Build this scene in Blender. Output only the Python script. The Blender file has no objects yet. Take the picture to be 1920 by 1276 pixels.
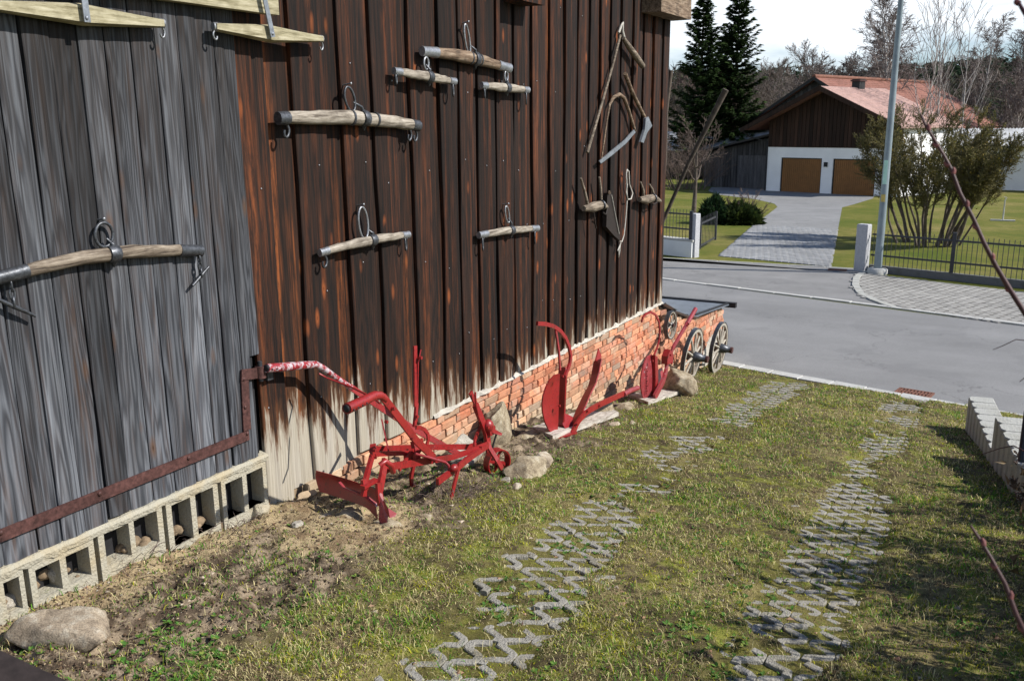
import bpy, math, random
import numpy as np
from mathutils import Vector, Matrix

S = bpy.context.scene
COL = S.collection
R = random.Random(7)
rad = math.radians

# ------------------------------------------------------------------ camera
# world: x across the driveway (barn wall at x = -D), y along the barn wall, z up (0 = top of the brick plinth)
F, CX, CY = 1690.0, 960.0, 638.0
_d = np.array([62.0, -(7700.0 - CY), F]); _d /= np.linalg.norm(_d); _up = -_d
_vx = 1925 - CX; _vy = (_vx * _up[0] + F * _up[2]) / _up[1]
_V = np.array([_vx, -_vy, F]); _V /= np.linalg.norm(_V)
_X = -np.cross(_V, _up)
ROT = np.array([_X, _V, _up])
CAM = np.array([0.0, 0.0, 2.4])
cam_d = bpy.data.cameras.new('camera'); cam = bpy.data.objects.new('camera', cam_d); COL.objects.link(cam)
rt, upv, fw = ROT[:, 0], ROT[:, 1], ROT[:, 2]
cam.matrix_world = Matrix(((rt[0], upv[0], -fw[0], 0), (rt[1], upv[1], -fw[1], 0), (rt[2], upv[2], -fw[2], 2.4), (0, 0, 0, 1)))
cam_d.sensor_width = 36; cam_d.lens = F / 1920 * 36; cam_d.clip_start = 0.05; cam_d.clip_end = 3000
cam_d.dof.use_dof = True; cam_d.dof.focus_distance = 6.3; cam_d.dof.aperture_fstop = 12.0
S.camera = cam

# ------------------------------------------------------------------ light
SUN_EL, SUN_AZ = rad(40), rad(74)          # azimuth from +y towards +x
W = bpy.data.worlds.new('World'); S.world = W; W.use_nodes = True
wn, wl = W.node_tree.nodes, W.node_tree.links; wn.clear()
sky = wn.new('ShaderNodeTexSky'); sky.sky_type = 'NISHITA'; sky.sun_disc = False
sky.sun_elevation = SUN_EL; sky.sun_rotation = SUN_AZ; sky.air_density = 1.2; sky.dust_density = 0.5; sky.ozone_density = 1.5
tc = wn.new('ShaderNodeTexCoord'); mp = wn.new('ShaderNodeMapping'); mp.inputs['Scale'].default_value = (1.2, 1.2, 4.5)
no = wn.new('ShaderNodeTexNoise'); no.inputs['Scale'].default_value = 1.7; no.inputs['Detail'].default_value = 7; no.inputs['Roughness'].default_value = 0.62
rp = wn.new('ShaderNodeValToRGB'); rp.color_ramp.elements[0].position = 0.22; rp.color_ramp.elements[1].position = 0.44
mxs = wn.new('ShaderNodeMix'); mxs.data_type = 'RGBA'; mxs.inputs[7].default_value = (10.8, 11.6, 12.4, 1)
bg = wn.new('ShaderNodeBackground'); bg.inputs['Strength'].default_value = 0.075; wo = wn.new('ShaderNodeOutputWorld')
wl.new(tc.outputs['Generated'], mp.inputs[0]); wl.new(mp.outputs[0], no.inputs['Vector']); sx = wn.new('ShaderNodeSeparateXYZ'); wl.new(tc.outputs['Generated'], sx.inputs[0]); mrz = wn.new('ShaderNodeMapRange'); mrz.inputs[1].default_value = .02; mrz.inputs[2].default_value = .15; mrz.inputs[3].default_value = -.30; mrz.inputs[4].default_value = .10; wl.new(sx.outputs[2], mrz.inputs[0]); ad = wn.new('ShaderNodeMath'); wl.new(no.outputs[0], ad.inputs[0]); mrh = wn.new('ShaderNodeMapRange'); mrh.inputs[1].default_value = .16; mrh.inputs[2].default_value = .5; mrh.inputs[3].default_value = 0; mrh.inputs[4].default_value = -.45; wl.new(sx.outputs[2], mrh.inputs[0]); ad2 = wn.new('ShaderNodeMath'); wl.new(mrz.outputs[0], ad2.inputs[0]); wl.new(mrh.outputs[0], ad2.inputs[1]); wl.new(ad2.outputs[0], ad.inputs[1]); wl.new(ad.outputs[0], rp.inputs[0])
wl.new(rp.outputs[0], mxs.inputs[0]); tn = wn.new('ShaderNodeMix'); tn.data_type = 'RGBA'; tn.blend_type = 'MULTIPLY'; tn.inputs[0].default_value = 1; tn.inputs[7].default_value = (.62, .86, 1.18, 1); wl.new(sky.outputs[0], tn.inputs[6]); wl.new(tn.outputs[2], mxs.inputs[6]); wl.new(mxs.outputs[2], bg.inputs[0]); wl.new(bg.outputs[0], wo.inputs[0])
sl = bpy.data.lights.new('sun', 'SUN'); sl.energy = 5.0; sl.angle = rad(0.55); sl.color = (1.0, 0.95, 0.87)
sun = bpy.data.objects.new('sun', sl); COL.objects.link(sun)
sdir = Vector((math.sin(SUN_AZ) * math.cos(SUN_EL), math.cos(SUN_AZ) * math.cos(SUN_EL), math.sin(SUN_EL)))
sun.rotation_euler = sdir.to_track_quat('Z', 'Y').to_euler()
S.view_settings.view_transform = 'Standard'; S.view_settings.look = 'None'; S.view_settings.gamma = 1
S.view_settings.use_curve_mapping = False
S.view_settings.exposure = 0.42
S.render.engine = 'CYCLES'

# ------------------------------------------------------------------ measuring helpers (points on real planes of the place)
def ray(px, py): return ROT @ np.array([px - CX, -(py - CY), F])
_r = ray(826, 776); D = -(-2.4 / _r[2]) * _r[0]
def on_x(px, py, x): r = ray(px, py); return CAM + r * (x / r[0])
def on_wall(px, py, off=0.0): return on_x(px, py, -D + off)
def on_z(px, py, z): r = ray(px, py); return CAM + r * ((z - 2.4) / r[2])
def on_y(px, py, y): r = ray(px, py); return CAM + r * (y / r[1])
def at_d(px, py, d): r = ray(px, py); return CAM + r * (d / F)
GY = [-6, 0, 2.2, 4, 4.8, 7.8, 13.3, 14.4, 26, 60, 120, 700]
GZ = [.3, .12, .08, -.04, -.17, -.60, -1.39, -1.45, -1.45, -1.85, -2.2, -2.2]
def zg(y): return float(np.interp(y, GY, GZ))
def gnd(px, py):
    z = 0.0
    for _ in range(80): z = .5 * z + .5 * zg(on_z(px, py, z)[1])
    return on_z(px, py, zg(on_z(px, py, z)[1]))

# ------------------------------------------------------------------ mesh builder
class MB:
    def __init__(s): s.v, s.f, s.sm = [], [], []
    def add(s, vs, fs, smooth=False):
        o = len(s.v); s.v += [tuple(float(c) for c in v) for v in vs]
        s.f += [tuple(i + o for i in f) for f in fs]; s.sm += [smooth] * len(fs); return s
    def box(s, lo, hi, jit=0.0, rnd=None):
        rnd = rnd or R
        vs = [(x, y, z) for x in (lo[0], hi[0]) for y in (lo[1], hi[1]) for z in (lo[2], hi[2])]
        if jit: vs = [tuple(c + rnd.uniform(-jit, jit) for c in v) for v in vs]
        return s.add(vs, [(0, 1, 3, 2), (4, 6, 7, 5), (0, 4, 5, 1), (2, 3, 7, 6), (0, 2, 6, 4), (1, 5, 7, 3)])
    def obox(s, o, ax, ay, az):
        o, ax, ay, az = [np.array(q, float) for q in (o, ax, ay, az)]
        vs = [o + a * ax + b * ay + c * az for a in (0, 1) for b in (0, 1) for c in (0, 1)]
        return s.add(vs, [(0, 1, 3, 2), (4, 6, 7, 5), (0, 4, 5, 1), (2, 3, 7, 6), (0, 2, 6, 4), (1, 5, 7, 3)])
    def tube(s, pts, r, n=8, closed=False, flat=None, smooth=True, rot=0.0):
        """sweep an n-gon along pts; flat=(normal, ratio) squashes it along the normal"""
        P = [np.array(p, float) for p in pts]; m = len(P)
        rr = [r] * m if not hasattr(r, '__len__') else list(r)
        vs, fs = [], []; prev = None
        for i, p in enumerate(P):
            if closed: t = P[(i + 1) % m] - P[i - 1]
            else: t = P[min(i + 1, m - 1)] - P[max(i - 1, 0)]
            t = t / (np.linalg.norm(t) + 1e-9)
            if flat is not None:
                a = np.array(flat[0], float); a = a - t * a.dot(t); a /= (np.linalg.norm(a) + 1e-9)
            elif prev is None:
                a = np.cross(t, (0, 0, 1.0)); 
                if np.linalg.norm(a) < .1: a = np.cross(t, (1.0, 0, 0))
                a /= np.linalg.norm(a)
            else:
                a = prev - t * prev.dot(t); a /= (np.linalg.norm(a) + 1e-9)
            prev = a; b = np.cross(t, a); k = flat[1] if flat is not None else 1.0
            for j in range(n):
                th = 2 * math.pi * (j + rot) / n
                vs.append(p + a * (rr[i] * k * math.cos(th)) + b * (rr[i] * math.sin(th)))
        last = m if closed else m - 1
        for i in range(last):
            for j in range(n):
                a0, a1 = i * n + j, i * n + (j + 1) % n; b0, b1 = ((i + 1) % m) * n + j, ((i + 1) % m) * n + (j + 1) % n
                fs.append((a0, a1, b1, b0))
        o = len(s.f); s.add(vs, fs, smooth)
        if not closed:
            s.add([vs[j] for j in range(n)], [tuple(range(n))[::-1]]); s.add([vs[(m - 1) * n + j] for j in range(n)], [tuple(range(n))])
        return s
    def bar(s, pts, w, t, nrm=(1, 0, 0)):
        """flat rectangular bar: width w in the plane, thickness t along nrm"""
        return s.tube(pts, w * .7071, 4, flat=(nrm, t / w), smooth=False, rot=.5)
    def ring(s, c, r, rt_, nrm=(1, 0, 0), n=18, ry=None, tilt=0.0, m=6):
        nrm = np.array(nrm, float); nrm /= np.linalg.norm(nrm)
        a = np.cross(nrm, (0, 0, 1.0)); a /= np.linalg.norm(a); b = np.cross(a, nrm)
        ry = ry or r; ct, st = math.cos(tilt), math.sin(tilt); pts = []
        for i in range(n):
            th = 2 * math.pi * i / n; u, w = r * math.cos(th), ry * math.sin(th)
            pts.append(np.array(c) + a * (u * ct - w * st) + b * (u * st + w * ct))
        return s.tube(pts, rt_, m, closed=True)
    def plate(s, poly, th):
        """polygon (list of 3-D points) thickened by vector th"""
        n = len(poly); P = [np.array(p, float) for p in poly]; th = np.array(th, float)
        s.add(P + [p + th for p in P], [tuple(range(n))[::-1], tuple(range(n, 2 * n))] + [(i, (i + 1) % n, n + (i + 1) % n, n + i) for i in range(n)])
        return s
    def ball(s, c, rx, ry=None, rz=None, n=8, m=6):
        ry = ry or rx; rz = rz or rx; vs, fs = [(c[0], c[1], c[2] + rz)], []
        for i in range(1, m):
            ph = math.pi * i / m
            for j in range(n):
                th = 2 * math.pi * j / n; vs.append((c[0] + rx * math.sin(ph) * math.cos(th), c[1] + ry * math.sin(ph) * math.sin(th), c[2] + rz * math.cos(ph)))
        vs.append((c[0], c[1], c[2] - rz)); q = len(vs) - 1
        for j in range(n): fs.append((0, 1 + j, 1 + (j + 1) % n)); fs.append((q, 1 + (m - 2) * n + (j + 1) % n, 1 + (m - 2) * n + j))
        for i in range(m - 2):
            for j in range(n): a = 1 + i * n; fs.append((a + j, a + n + j, a + n + (j + 1) % n, a + (j + 1) % n))
        return s.add(vs, fs, True)
    def mesh(s, name, mat):
        me = bpy.data.meshes.new(name); me.from_pydata(s.v, [], s.f); me.polygons.foreach_set('use_smooth', s.sm)
        if mat: me.materials.append(mat)
        me.update(); return me

def fast_mesh(name, verts, tris, mat, cols=None, smooth=False):
    verts = np.asarray(verts, np.float32).reshape(-1, 3); tris = np.asarray(tris, np.int32); k = tris.shape[1]
    me = bpy.data.meshes.new(name); me.vertices.add(len(verts)); me.vertices.foreach_set('co', verts.ravel())
    me.loops.add(tris.size); me.loops.foreach_set('vertex_index', tris.ravel())
    me.polygons.add(len(tris)); me.polygons.foreach_set('loop_start', np.arange(0, tris.size, k, dtype=np.int32))
    me.polygons.foreach_set('loop_total', np.full(len(tris), k, np.int32))
    me.polygons.foreach_set('use_smooth', np.full(len(tris), smooth, bool))
    if cols is not None:
        ca = me.color_attributes.new('Col', 'FLOAT_COLOR', 'POINT'); c4 = np.ones((len(verts), 4), np.float32); c4[:, :3] = cols
        ca.data.foreach_set('color', c4.ravel())
    if mat: me.materials.append(mat)
    me.update(); me.validate(); return me

def link(name, me, parent=None, loc=None, rot=None):
    o = bpy.data.objects.new(name, me); COL.objects.link(o)
    if parent is not None:
        o.parent = parent
        if parent.parent is None: o.matrix_parent_inverse = Matrix.Translation(-Vector(parent.location))
    if loc is not None: o.location = loc
    if rot is not None: o.rotation_euler = rot
    return o
def part(name, mb, mat, parent): return link(name, mb.mesh(name, mat), parent)
def tag(o, label, cat, group=None):
    o['label'] = label; o['category'] = cat
    if group: o['group'] = group
    return o
def thing(name, label, cat, loc, group=None):
    o = bpy.data.objects.new(name, None); o.location = [float(c) for c in loc]; o.empty_display_size = .1; COL.objects.link(o)
    return tag(o, label, cat, group)
def structure(name, me, parent=None):
    o = link(name, me, parent)
    if parent is None: o['kind'] = 'structure'
    return o

# value noise
def _h(ix, iy, seed):
    n = (ix.astype(np.int64) * 374761393 + iy.astype(np.int64) * 668265263 + seed * 982451653) & 0x7fffffff
    n = ((n ^ (n >> 13)) * 1274126177) & 0x7fffffff
    return ((n ^ (n >> 16)) & 0xffff) / 65535.0
def vn(x, y, seed=0):
    x = np.asarray(x, float); y = np.asarray(y, float)
    ix, iy = np.floor(x), np.floor(y); fx, fy = x - ix, y - iy; fx = fx * fx * (3 - 2 * fx); fy = fy * fy * (3 - 2 * fy)
    a, b, c, d = _h(ix, iy, seed), _h(ix + 1, iy, seed), _h(ix, iy + 1, seed), _h(ix + 1, iy + 1, seed)
    return a + (b - a) * fx + (c - a) * fy + (a - b - c + d) * fx * fy
def fbm(x, y, seed=0, o=4):
    t, a, s = 0, .5, 0
    for i in range(o): t = t + a * vn(np.asarray(x) * 2 ** i, np.asarray(y) * 2 ** i, seed + i * 17); s += a; a *= .5
    return t / s
def sst(a, b, x): t = np.clip((np.asarray(x) - a) / (b - a), 0, 1); return t * t * (3 - 2 * t)

# ------------------------------------------------------------------ materials
class G:
    def __init__(s, name):
        s.m = bpy.data.materials.new(name); s.m.use_nodes = True; s.t = s.m.node_tree; s.t.nodes.clear()
        s.o = s.n('ShaderNodeOutputMaterial'); s.b = s.n('ShaderNodeBsdfPrincipled'); s.l(s.b.outputs[0], s.o.inputs[0])
        s.b.inputs['Specular IOR Level'].default_value = .3
    def n(s, t): return s.t.nodes.new(t)
    def l(s, a, b): s.t.links.new(a, b)
    def set(s, sock, v):
        if hasattr(v, 'links') or isinstance(v, bpy.types.NodeSocket): s.l(v, sock)
        else: sock.default_value = (tuple(v) + (1,) if hasattr(v, '__len__') and len(v) == 3 and sock.type == 'RGBA' else v)
    def pos(s): return s.n('ShaderNodeNewGeometry').outputs['Position']
    def obj(s): return s.n('ShaderNodeTexCoord').outputs['Object']
    def rnd(s): return s.n('ShaderNodeObjectInfo').outputs['Random']
    def attr(s, nm='Col'): a = s.n('ShaderNodeAttribute'); a.attribute_name = nm; return a.outputs['Color']
    def mapping(s, v, sc=(1, 1, 1), loc=None, rot=None):
        m = s.n('ShaderNodeMapping'); s.l(v, m.inputs[0]); m.inputs['Scale'].default_value = sc
        if loc is not None: s.set(m.inputs['Location'], loc)
        if rot is not None: m.inputs['Rotation'].default_value = rot
        return m.outputs[0]
    def vmath(s, op, a, b):
        m = s.n('ShaderNodeVectorMath'); m.operation = op; s.set(m.inputs[0], a); s.set(m.inputs[1], b); return m.outputs[0]
    def comb(s, x, y, z):
        m = s.n('ShaderNodeCombineXYZ'); s.set(m.inputs[0], x); s.set(m.inputs[1], y); s.set(m.inputs[2], z); return m.outputs[0]
    def sep(s, v): m = s.n('ShaderNodeSeparateXYZ'); s.l(v, m.inputs[0]); return m.outputs
    def noise(s, v, sc=5, det=4, ro=.55, dist=0.0):
        m = s.n('ShaderNodeTexNoise'); s.l(v, m.inputs['Vector'])
        m.inputs['Scale'].default_value = sc; m.inputs['Detail'].default_value = det; m.inputs['Roughness'].default_value = ro; m.inputs['Distortion'].default_value = dist
        return m.outputs[0]
    def vor(s, v, sc=5, feat='F1'):
        m = s.n('ShaderNodeTexVoronoi'); m.feature = feat; s.l(v, m.inputs['Vector']); m.inputs['Scale'].default_value = sc; return m.outputs
    def math(s, op, a, b=0.0, c=None):
        m = s.n('ShaderNodeMath'); m.operation = op; s.set(m.inputs[0], a); s.set(m.inputs[1], b)
        if c is not None: s.set(m.inputs[2], c)
        return m.outputs[0]
    def mr(s, v, a, b, c=0.0, d=1.0):
        m = s.n('ShaderNodeMapRange'); s.l(v, m.inputs[0])
        for i, q in enumerate((a, b, c, d)): s.set(m.inputs[i + 1], q)
        return m.outputs[0]
    def mix(s, f, a, b, mode='MIX'):
        m = s.n('ShaderNodeMix'); m.data_type = 'RGBA'; m.blend_type = mode; s.set(m.inputs[0], f); s.set(m.inputs[6], a); s.set(m.inputs[7], b); return m.outputs[2]
    def ramp(s, v, stops):
        m = s.n('ShaderNodeValToRGB'); s.l(v, m.inputs[0]); e = m.color_ramp.elements
        while len(e) < len(stops): e.new(.5)
        for q, (p, c) in zip(e, stops): q.position = p; q.color = tuple(c) + (1,)
        return m.outputs[0]
    def bump(s, h, st=.4, d=.01, nrm=None):
        m = s.n('ShaderNodeBump'); s.l(h, m.inputs['Height']); m.inputs['Strength'].default_value = st; m.inputs['Distance'].default_value = d
        if nrm is not None: s.l(nrm, m.inputs['Normal'])
        return m.outputs[0]
    def done(s, col, rough=.8, nrm=None, metal=0.0, spec=None, transl=None):
        s.set(s.b.inputs['Base Color'], col); s.set(s.b.inputs['Roughness'], rough); s.set(s.b.inputs['Metallic'], metal)
        if nrm is not None: s.l(nrm, s.b.inputs['Normal'])
        if spec is not None: s.b.inputs['Specular IOR Level'].default_value = spec
        if transl:
            tr = s.n('ShaderNodeBsdfTranslucent'); s.set(tr.inputs[0], col); mx = s.n('ShaderNodeMixShader'); mx.inputs[0].default_value = transl
            s.l(s.b.outputs[0], mx.inputs[1]); s.l(tr.outputs[0], mx.inputs[2]); s.l(mx.outputs[0], s.o.inputs[0])
        return s.m

def simple(name, col, rough=.8, var=.25, sc=20, bump=.2, metal=0.0, bd=.004, spec=None):
    g = G(name); p = g.pos(); a = g.noise(p, sc, 5, .6); b = g.noise(p, sc * .17, 3)
    f = g.math('MULTIPLY', g.mr(a, .3, .7, 1 - var, 1 + var), g.mr(b, .3, .7, 1 - var * .6, 1 + var * .6))
    c = g.mix(1.0, col, g.comb(f, f, f), 'MULTIPLY')
    return g.done(c, rough, g.bump(a, bump, bd) if bump else None, metal, spec)

def wood_mat(name, dark, mid, hi, streak=.5, bleach=False, knots=True, ringy=14, rough=.8, zdark=False):
    g = G(name); p = g.pos(); r = g.rnd()
    off = g.comb(g.math('MULTIPLY', r, 37.0), g.math('MULTIPLY', r, 61.0), g.math('MULTIPLY', r, 23.0))
    v = g.vmath('ADD', p, off); edge_n = g.noise(g.mapping(v, (60, 60, .8)), 1.0, 3, .6)
    vs = g.mapping(v, (9, 9, .55)); n1 = g.noise(vs, 1.0, 3, .5, .3)
    grain = g.math('SINE', g.math('MULTIPLY', n1, ringy * 6.28))
    fib = g.noise(g.mapping(v, (90, 90, 1.6)), 1.0, 5, .7)
    big = g.noise(g.mapping(v, (5, 5, .5)), 1.0, 4, .6)
    c = g.mix(g.mr(grain, -1, 1, 0, .55), dark, mid)
    c = g.mix(g.mr(fib, .35, .66, 0, .7), c, dark); c = g.mix(g.mr(edge_n, .56, .66, 0, .75), c, [q * .35 for q in dark])
    st = g.math('MULTIPLY', g.mr(g.noise(g.mapping(v, (17, 17, .45)), 1.0, 4, .6), .48, .70, 0, streak * 1.5), g.mr(g.noise(g.mapping(v, (34, 34, 3.5)), 1.0, 5, .75), .40, .62, .1, 1))
    c = g.mix(st, c, hi)
    c = g.mix(1.0, c, g.ramp(big, [(.3, (.55, .55, .55)), (.7, (1.25, 1.25, 1.25))]), 'MULTIPLY')
    rv = g.mr(r, 0, 1, .6, 1.35); c = g.mix(1.0, c, g.comb(rv, rv, rv), 'MULTIPLY')
    hgt = g.math('ADD', g.math('MULTIPLY', grain, .15), fib)
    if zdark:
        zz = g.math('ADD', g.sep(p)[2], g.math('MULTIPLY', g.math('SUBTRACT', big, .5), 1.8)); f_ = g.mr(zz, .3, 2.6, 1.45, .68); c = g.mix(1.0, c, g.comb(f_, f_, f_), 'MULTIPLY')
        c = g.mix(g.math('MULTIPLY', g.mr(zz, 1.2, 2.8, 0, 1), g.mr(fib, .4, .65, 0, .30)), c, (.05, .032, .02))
    if knots:
        kv = g.vor(g.mapping(v, (6.5, 6.5, 2.0)), 1.0); kd = kv[0]
        gate = g.mr(g.noise(v, 1.9, 2), .39, .45); k = g.math('MULTIPLY', gate, g.mr(kd, .05, .17, 1, 0)); c = g.mix(g.math('MULTIPLY', k, .75), c, [min(1, q * 1.15) for q in hi]); k2 = g.math('MULTIPLY', gate, g.mr(kd, .015, .045, 1, 0)); c = g.mix(k2, c, [q * .4 for q in hi])
    if bleach:
        z = g.sep(p); jag = g.noise(g.mapping(v, (11, 11, 1.3)), 1.0, 6, .68)
        top = g.ramp(g.mr(z[1], 4.0, 10.0), [(0, (.46,) * 3), (.16, (.37,) * 3), (.28, (.20,) * 3), (.40, (.05,) * 3), (.60, (-.04,) * 3), (1, (-.12,) * 3)])    # how high the splash-bleached foot reaches
        h = g.math('SUBTRACT', z[2], g.math('ADD', top, g.math('MULTIPLY', g.math('SUBTRACT', jag, .5), 1.9)))
        f = g.mr(h, -.10, .10, 1, 0)
        pale = g.mix(g.mr(fib, .3, .7, 0, .75), (.47, .43, .35), (.14, .12, .09)); pale = g.mix(g.mr(big, .5, .75, 0, .5), pale, (.4, .38, .36))
        fr = g.math('MULTIPLY', g.mr(h, -.02, .28, 1, 0), g.mr(h, -.2, .0, 0, 1)); c = g.mix(g.math('MULTIPLY', fr, .55), c, (.17, .07, .025))
        c = g.mix(f, c, pale)
    return g.done(c, rough, g.bump(hgt, .55, .006), spec=.25)

M = {}
M['dark_wood'] = wood_mat('weathered_brown_wood', (.0075, .0046, .0037), (.052, .021, .011), (.24, .066, .018), .38, True, ringy=9)
M['under_wood'] = wood_mat('sheltered_red_wood', (.009, .005, .0035), (.052, .019, .009), (.28, .08, .02), .55, True, ringy=9)
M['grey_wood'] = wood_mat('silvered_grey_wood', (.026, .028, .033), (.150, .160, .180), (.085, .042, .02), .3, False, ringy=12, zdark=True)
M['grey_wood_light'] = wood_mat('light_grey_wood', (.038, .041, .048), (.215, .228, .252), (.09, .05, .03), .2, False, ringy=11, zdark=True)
def pale_wood(name, a, b, c_):
    g = G(name); p = g.obj(); v = g.mapping(p, (55, 4, 55)); n = g.noise(v, 1, 6, .75); n2 = g.noise(p, 9, 4)
    c = g.ramp(n, [(.36, a), (.5, b), (.68, c_)]); c = g.mix(g.mr(n2, .5, .7, 0, .6), c, a)
    return g.done(c, .8, g.bump(n, .6, .004))
M['tool_wood'] = pale_wood('greyed_tool_wood', (.07, .055, .042), (.27, .235, .19), (.46, .42, .36))
M['tool_wood_brown'] = pale_wood('brown_tool_wood', (.04, .027, .018), (.17, .115, .075), (.34, .27, .2))
M['tool_wood_yellow'] = pale_wood('yellowed_tool_wood', (.14, .12, .065), (.33, .295, .19), (.48, .44, .32))
M['plank_wood'] = pale_wood('worn_plank_wood', (.2, .17, .14), (.45, .41, .36), (.6, .56, .5))
M['tool_wood_grey'] = pale_wood('cracked_grey_wood', (.05, .037, .028), (.17, .135, .10), (.34, .29, .23))
M['iron'] = simple('black_iron', (.075, .08, .09), .42, .5, 60, .3, .6, spec=.5)
M['iron_pale'] = simple('grey_iron', (.30, .31, .33), .4, .35, 80, .25, .7, spec=.5)
M['galv'] = simple('zinc_strap', (.22, .24, .27), .45, .3, 40, .2, .5)
def red_mat(name, col, chip):
    g = G(name); p = g.obj(); a = g.noise(p, 26, 6, .7, .4); b = g.noise(p, 6, 3)
    c = g.mix(g.mr(b, .4, .65, 0, .35), col, (col[0] * 1.25, col[1] * 2.2, col[2] * 2.0))
    f = g.mr(a, .68 - chip, .73 - chip, 0, 1); c = g.mix(g.math('MULTIPLY', f, .8), c, (.5, .47, .5))
    d = g.mr(g.noise(p, 60, 3), .56, .66, 0, .6); c = g.mix(d, c, (.06, .012, .012)); e2 = g.mr(g.noise(p, 9, 6, .7), .52, .72, 0, .65); c = g.mix(e2, c, (.085, .018, .014)); e3 = g.mr(g.noise(p, 38, 5, .75), .63, .68, 0, .6); c = g.mix(e3, c, (.12, .06, .04))
    return g.done(c, .38, g.bump(a, .15, .002), spec=.5)
M['red'] = red_mat('red_paint', (.25, .013, .014), 0.0); M['red_chipped'] = red_mat('chipped_red_paint', (.26, .016, .022), .2)
M['pink'] = red_mat('faded_red_paint', (.25, .025, .032), .06)
M['rust'] = simple('rust_brown_iron', (.075, .034, .03), .6, .5, 45, .3, .1)
M['rust_light'] = simple('orange_rust_iron', (.17, .075, .05), .8, .4, 30, .3)
def brick_mat():
    g = G('old_brick'); p = g.pos(); o = g.obj(); r = g.rnd()
    base = g.ramp(r, [(0, (.53, .17, .085)), (.3, (.50, .22, .13)), (.5, (.58, .26, .14)), (.68, (.44, .20, .14)), (.82, (.50, .34, .22)), (1, (.38, .30, .23))])
    v = g.vmath('ADD', p, g.comb(g.math('MULTIPLY', r, 9), 0, 0)); n = g.noise(v, 28, 6, .7); n2 = g.noise(p, 3.2, 4, .6); z = g.sep(p)
    c = g.mix(g.mr(n, .35, .7, 0, .4), base, (.62, .30, .18)); c = g.mix(g.mr(n, .6, .74, 0, .7), c, (.62, .47, .33))
    # lime wash and splashed sand low on the wall, strongest to the near end
    c = g.mix(g.mr(g.noise(p, 14, 5, .7), .52, .66, 0, .55), c, (.17, .075, .05)); low = g.mr(g.math('ADD', g.math('ADD', z[2], g.math('MULTIPLY', z[1], .14)), g.math('MULTIPLY', n2, .45)), .66, 1.02, .85, 0)
    c = g.mix(low, c, (.50, .41, .27)); c = g.mix(g.mr(g.noise(p, 7, 3), .56, .66, 0, .3), c, (.52, .46, .36))
    w_ = g.math('FRACT', g.math('MULTIPLY', r, 17.3)); w_ = g.mr(w_, 0, 1, .62, 1.15); c = g.mix(1.0, c, g.comb(w_, w_, w_), 'MULTIPLY')
    return g.done(c, .9, g.bump(n, .8, .010))
M['brick'] = brick_mat()
M['mortar'] = simple('sandy_mortar', (.21, .155, .10), .95, .35, 30, .6, bd=.01)
M['lime'] = simple('white_mortar', (.42, .39, .34), .95, .25, 25, .6, bd=.01)
def conc(name, col, dirty=(.25, .21, .12), sc=90):
    g = G(name); p = g.pos(); a = g.noise(p, sc, 4, .75); b = g.noise(p, 5, 4); vv = g.vor(p, sc * .8)[0]
    c = g.mix(g.mr(a, .3, .7, 0, .5), col, [q * .6 for q in col]); c = g.mix(g.mr(b, .48, .68, 0, .7), c, dirty)
    return g.done(c, .95, g.bump(g.math('ADD', a, vv), .8, .006))
M['block'] = conc('pumice_concrete', (.40, .375, .30), (.38, .31, .19))
M['concrete'] = conc('pale_concrete', (.42, .42, .39), (.30, .295, .26), 60)
M['kerb'] = conc('kerb_concrete', (.48, .48, .46), (.36, .35, .32), 60)
M['paver'] = conc('grid_paver_concrete', (.31, .295, .26), (.16, .145, .10), 120)
M['far_paver'] = simple('forecourt_paver', (.28, .27, .25), .9, .22, 6, .2)
M['drive_paver'] = simple('driveway_paver', (.23, .235, .24), .9, .2, 3, .2)
M['joint'] = simple('joint_sand', (.055, .05, .042), .95, .3, 8, 0)
def gran():
    g = G('granite'); p = g.pos(); a = g.vor(p, 60)[0]; n = g.noise(p, 90, 3, .8)
    return g.done(g.ramp(n, [(.35, (.16, .16, .18)), (.5, (.42, .43, .46)), (.65, (.62, .62, .64))]), .85, g.bump(a, .5, .01))
M['granite'] = gran()
def stone(name, a, b, c_):
    g = G(name); p = g.pos(); n = g.noise(p, 11, 7, .65); f = g.noise(p, 120, 3, .8)
    c = g.ramp(n, [(.3, a), (.5, b), (.7, c_)]); c = g.mix(1.0, c, g.ramp(f, [(.35, (.55, .55, .55)), (.6, (1.2, 1.2, 1.2))]), 'MULTIPLY')
    return g.done(c, .9, g.bump(g.math('ADD', g.math('MULTIPLY', f, .35), n), .7, .015))
M['stone_tan'] = stone('tan_fieldstone', (.12, .09, .06), (.30, .245, .165), (.47, .42, .32))
M['stone_gran'] = stone('lichened_granite', (.14, .11, .08), (.34, .275, .20), (.48, .44, .36))
M['stone_grey'] = stone('grey_fieldstone', (.20, .18, .15), (.34, .31, .26), (.46, .43, .37))
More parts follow.
